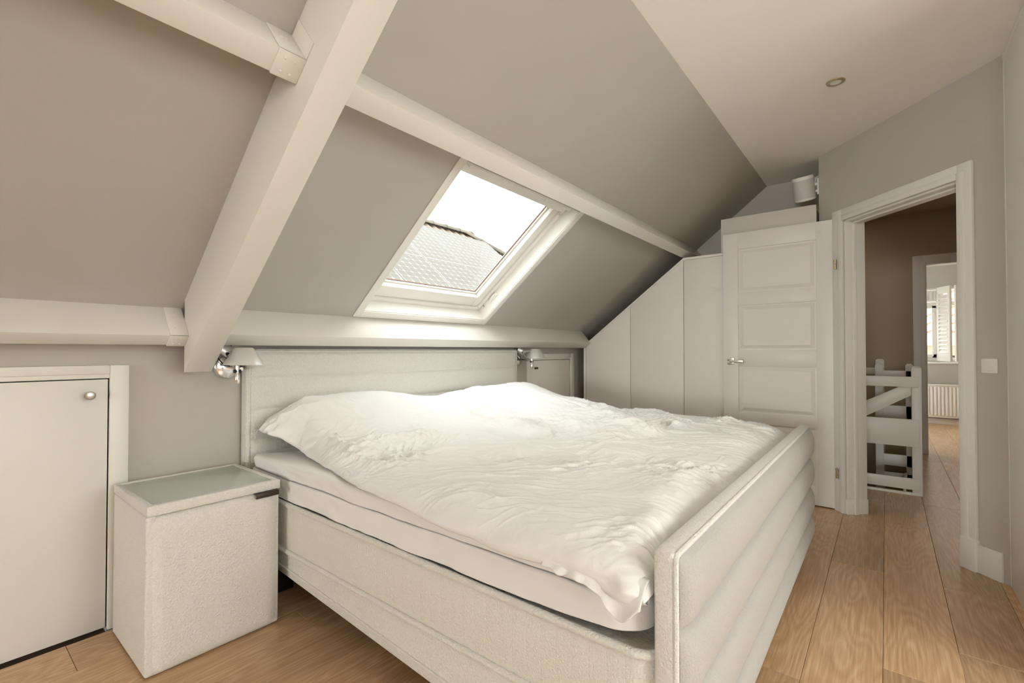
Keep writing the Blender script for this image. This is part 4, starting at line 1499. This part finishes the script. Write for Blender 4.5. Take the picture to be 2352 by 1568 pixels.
# pantiles: each a short rolled tile, two visible courses below the ridge plus the strip by the hip
tile = MB()
prof = [(-0.11, 0.0), (-0.07, -0.016), (-0.03, -0.010), (0.01, 0.022), (0.05, 0.036), (0.09, 0.026), (0.12, 0.006)]
a = [tile.pt((x, 0.0, z + 0.02)) for x, z in prof]
b = [tile.pt((x, 0.36, z + 0.045)) for x, z in prof]
a2 = [tile.pt((x, 0.0, z + 0.005)) for x, z in prof]
b2 = [tile.pt((x, 0.36, z + 0.028)) for x, z in prof]
for k in range(len(prof) - 1):
    tile.f.append([a[k], a[k + 1], b[k + 1], b[k]])
    tile.f.append([b[k], b[k + 1], b2[k + 1], b2[k]])
    tile.f.append([a2[k], a2[k + 1], b2[k + 1], b2[k]])
tile = tile.build('pantile', M['tile'], nh, smooth=True)
rot = ROOF.to_3x3()
first = True
for j in range(3):
    for i in range(26):
        x = 4.9 + 0.22 * i
        s = hips - 0.02 + 0.31 * j
        if x > hipx + (s + 0.15 - hips) * 1.0:
            continue
        o = tile if first else bpy.data.objects.new('pantile', tile.data)
        if not first:
            COL.objects.link(o)
            o.parent = nh
        first = False
        o.matrix_parent_inverse = nh.matrix_world.inverted()
        o.matrix_basis = Matrix.Translation(ROOF @ Vector((x, s, -0.05))) @ rot.to_4x4()


def half_tile(p, q, r=0.11):
    p, q = Vector(p), Vector(q)
    d = (q - p).normalized()
    side = d.cross(Vector((0, 0, 1))).normalized()
    up = side.cross(d).normalized()
    t = MB()
    rows = []
    for (c, rr) in ((p, r), (p + (q - p) * 0.14, r * 1.02), (p + (q - p) * 0.15, r * 0.88), (q, r * 0.84)):
        rows.append([t.pt(c + side * rr * 1.25 * math.cos(a) + up * rr * (math.sin(a) - 0.2)) for a in [math.pi * k / 8 for k in range(9)]])
    for a, b in zip(rows[:-1], rows[1:]):
        for k in range(8):
            t.f.append([a[k], a[k + 1], b[k + 1], b[k]])
    t.f.append(rows[0][::-1])
    return t.build('ridge_tile', M['ridge'], nh, smooth=True, recalc=False)


rp = [ROOF @ Vector((4.6 + 0.42 * k, hips - 0.02, 0.0)) for k in range(10)]
rp = [p for p in rp if p.x < hipx + 0.1]
for p in rp:
    half_tile((p.x + 0.44, p.y, p.z + random.uniform(-.006, .006)), (p.x, p.y, p.z))
for k in range(6):
    u0 = 0.36 * k
    p = ROOF @ Vector((hipx + 0.05 + u0, hips - 0.05 + u0 * 0.95, 0.01))
    q = ROOF @ Vector((hipx + 0.05 + u0 + 0.40, hips - 0.05 + (u0 + 0.40) * 0.95, 0.0))
    half_tile(q, p, 0.105)

PANW, PANH = 0.985, 1.545


def solar(x0, s0, label):
    e = empty('solar_panel', ROOF @ Vector((x0, s0, 0.08)))
    tag(e, label, 'solar panel', 'solar panels on the neighbouring roof')
    f = MB(ROOF)
    w = 0.010
    for (a, b, c, d) in ((0, PANW, 0, w), (0, PANW, PANH - w, PANH), (0, w, w, PANH - w), (PANW - w, PANW, w, PANH - w)):
        f.box(x0 + a, x0 + b, s0 + c, s0 + d, 0.05, 0.085)
    f.build('frame', M['panelframe'], e)
    MB(ROOF).box(x0 + w, x0 + PANW - w, s0 + w, s0 + PANH - w, 0.055, 0.078).build('backsheet', M['panelwhite'], e)
    c = MB(ROOF)
    nx, ny = 6, 10
    cw, ch = (PANW - 0.05) / nx, (PANH - 0.05) / ny
    for i in range(nx):
        for j in range(ny):
            cx, cy = x0 + 0.025 + cw * (i + 0.5), s0 + 0.025 + ch * (j + 0.5)
            hw, hh, k = cw / 2 - 0.0035, ch / 2 - 0.0035, 0.026
            pts = [(-hw + k, -hh), (hw - k, -hh), (hw, -hh + k), (hw, hh - k), (hw - k, hh), (-hw + k, hh), (-hw, hh - k), (-hw, -hh + k)]
            c.f.append([c.pt((cx + a, cy + b, 0.0785)) for a, b in pts])
    cells = c.build('cell', M['cell'], e, recalc=False)
    cells['kind'] = 'stuff'
    return e


NAMES = ('leftmost', 'second from the left', 'third from the left', 'rightmost')
for row, s0, x_first in (('upper', 0.0, 4.53), ('lower', 1.552, 3.525)):
    for i in range(4):
        solar(x_first + 1.005 * i, s0, 'solar panel %s in the %s row seen through the roof window' % (NAMES[i], row))

tw = MB()
base = Vector((9.3, 11.6, 4.0))
random.seed(5)
for k in range(16):
    a = random.uniform(-0.9, 0.9)
    p1 = base + Vector((random.uniform(-.5, .5), 0, random.uniform(0.4, .8)))
    p2 = p1 + Vector((math.sin(a) * 0.35, random.uniform(-.1, .1), 0.35 + random.random() * 0.3))
    p3 = p2 + Vector((math.sin(a) * 0.2, 0, 0.25))
    tw.tube([base, p1, p2, p3], 0.006, 5)
tw.tube([(9.3, 11.6, -3.0), (9.32, 11.6, 1.0), base], 0.05, 8)
tt = tw.build('bare_tree', M['bark'])
tag(tt, 'bare twigs of a tree showing above the neighbouring roof', 'tree')

# far side houses seen through the far window
fh = empty('terracotta_roof', (16, -2, 0))
tag(fh, 'terracotta tiled roof seen through the far window', 'roof')
TX, TZ = 14.5, 1.35
beta = math.radians(42)
rows = []
R_ = MB()
ny_, nr = 160, 16
for j in range(nr):
    for e_ in (0, 1):
        row = []
        for i in range(ny_ + 1):
            y = -5.0 + 6.5 * i / ny_
            s = 0.30 * (j + e_)
            lift = 0.05 if e_ == 0 else 0.0
            w_ = 0.03 * math.sin(2 * math.pi * y / 0.23)
            row.append(R_.pt((TX + s * math.cos(beta) - (lift + w_) * math.sin(beta), y, TZ + s * math.sin(beta) + (lift + w_) * math.cos(beta))))
        rows.append(row)
for a, b in zip(rows[:-1], rows[1:]):
    for i in range(ny_):
        R_.f.append([a[i], a[i + 1], b[i + 1], b[i]])
ro = R_.build('roof_tiles', M['terracotta'], fh, recalc=False)
ro['kind'] = 'stuff'
MB().box(TX - 0.12, TX + 0.02, -5, 1.5, TZ - 0.12, TZ).build('gutter', M['white'], fh, 0.01)
hw = MB().box(TX + 0.1, TX + 0.3, -5, 1.5, -3, TZ - 0.05).build('house_wall', M['render'], fh)
for yy in (-1.05, -2.4, 0.2):
    MB().box(TX + 0.06, TX + 0.11, yy - 0.35, yy + 0.35, 0.2, 1.0).build('window', M['dark'], hw)
hg = MB()
random.seed(3)
for k in range(260):
    c = Vector((TX - 1.0 + random.uniform(-.5, .5), random.uniform(-2.5, 0.6), -1.0 + random.random() * 1.55))
    d = Vector((random.uniform(-1, 1), random.uniform(-1, 1), random.uniform(-.3, 1))).normalized()
    e_ = d.cross(Vector((random.random(), random.random(), random.random() + .1))).normalized()
    L_ = random.uniform(.12, .25)
    ii = [hg.pt(c), hg.pt(c + d * L_ * .5 + e_ * L_ * .3), hg.pt(c + d * L_), hg.pt(c + d * L_ * .5 - e_ * L_ * .3)]
    hg.f.append(ii)
hgo = hg.build('hedge', M['leafy'], None, recalc=False)
tag(hgo, 'dry leafy hedge outside the far window', 'hedge', kind='stuff')
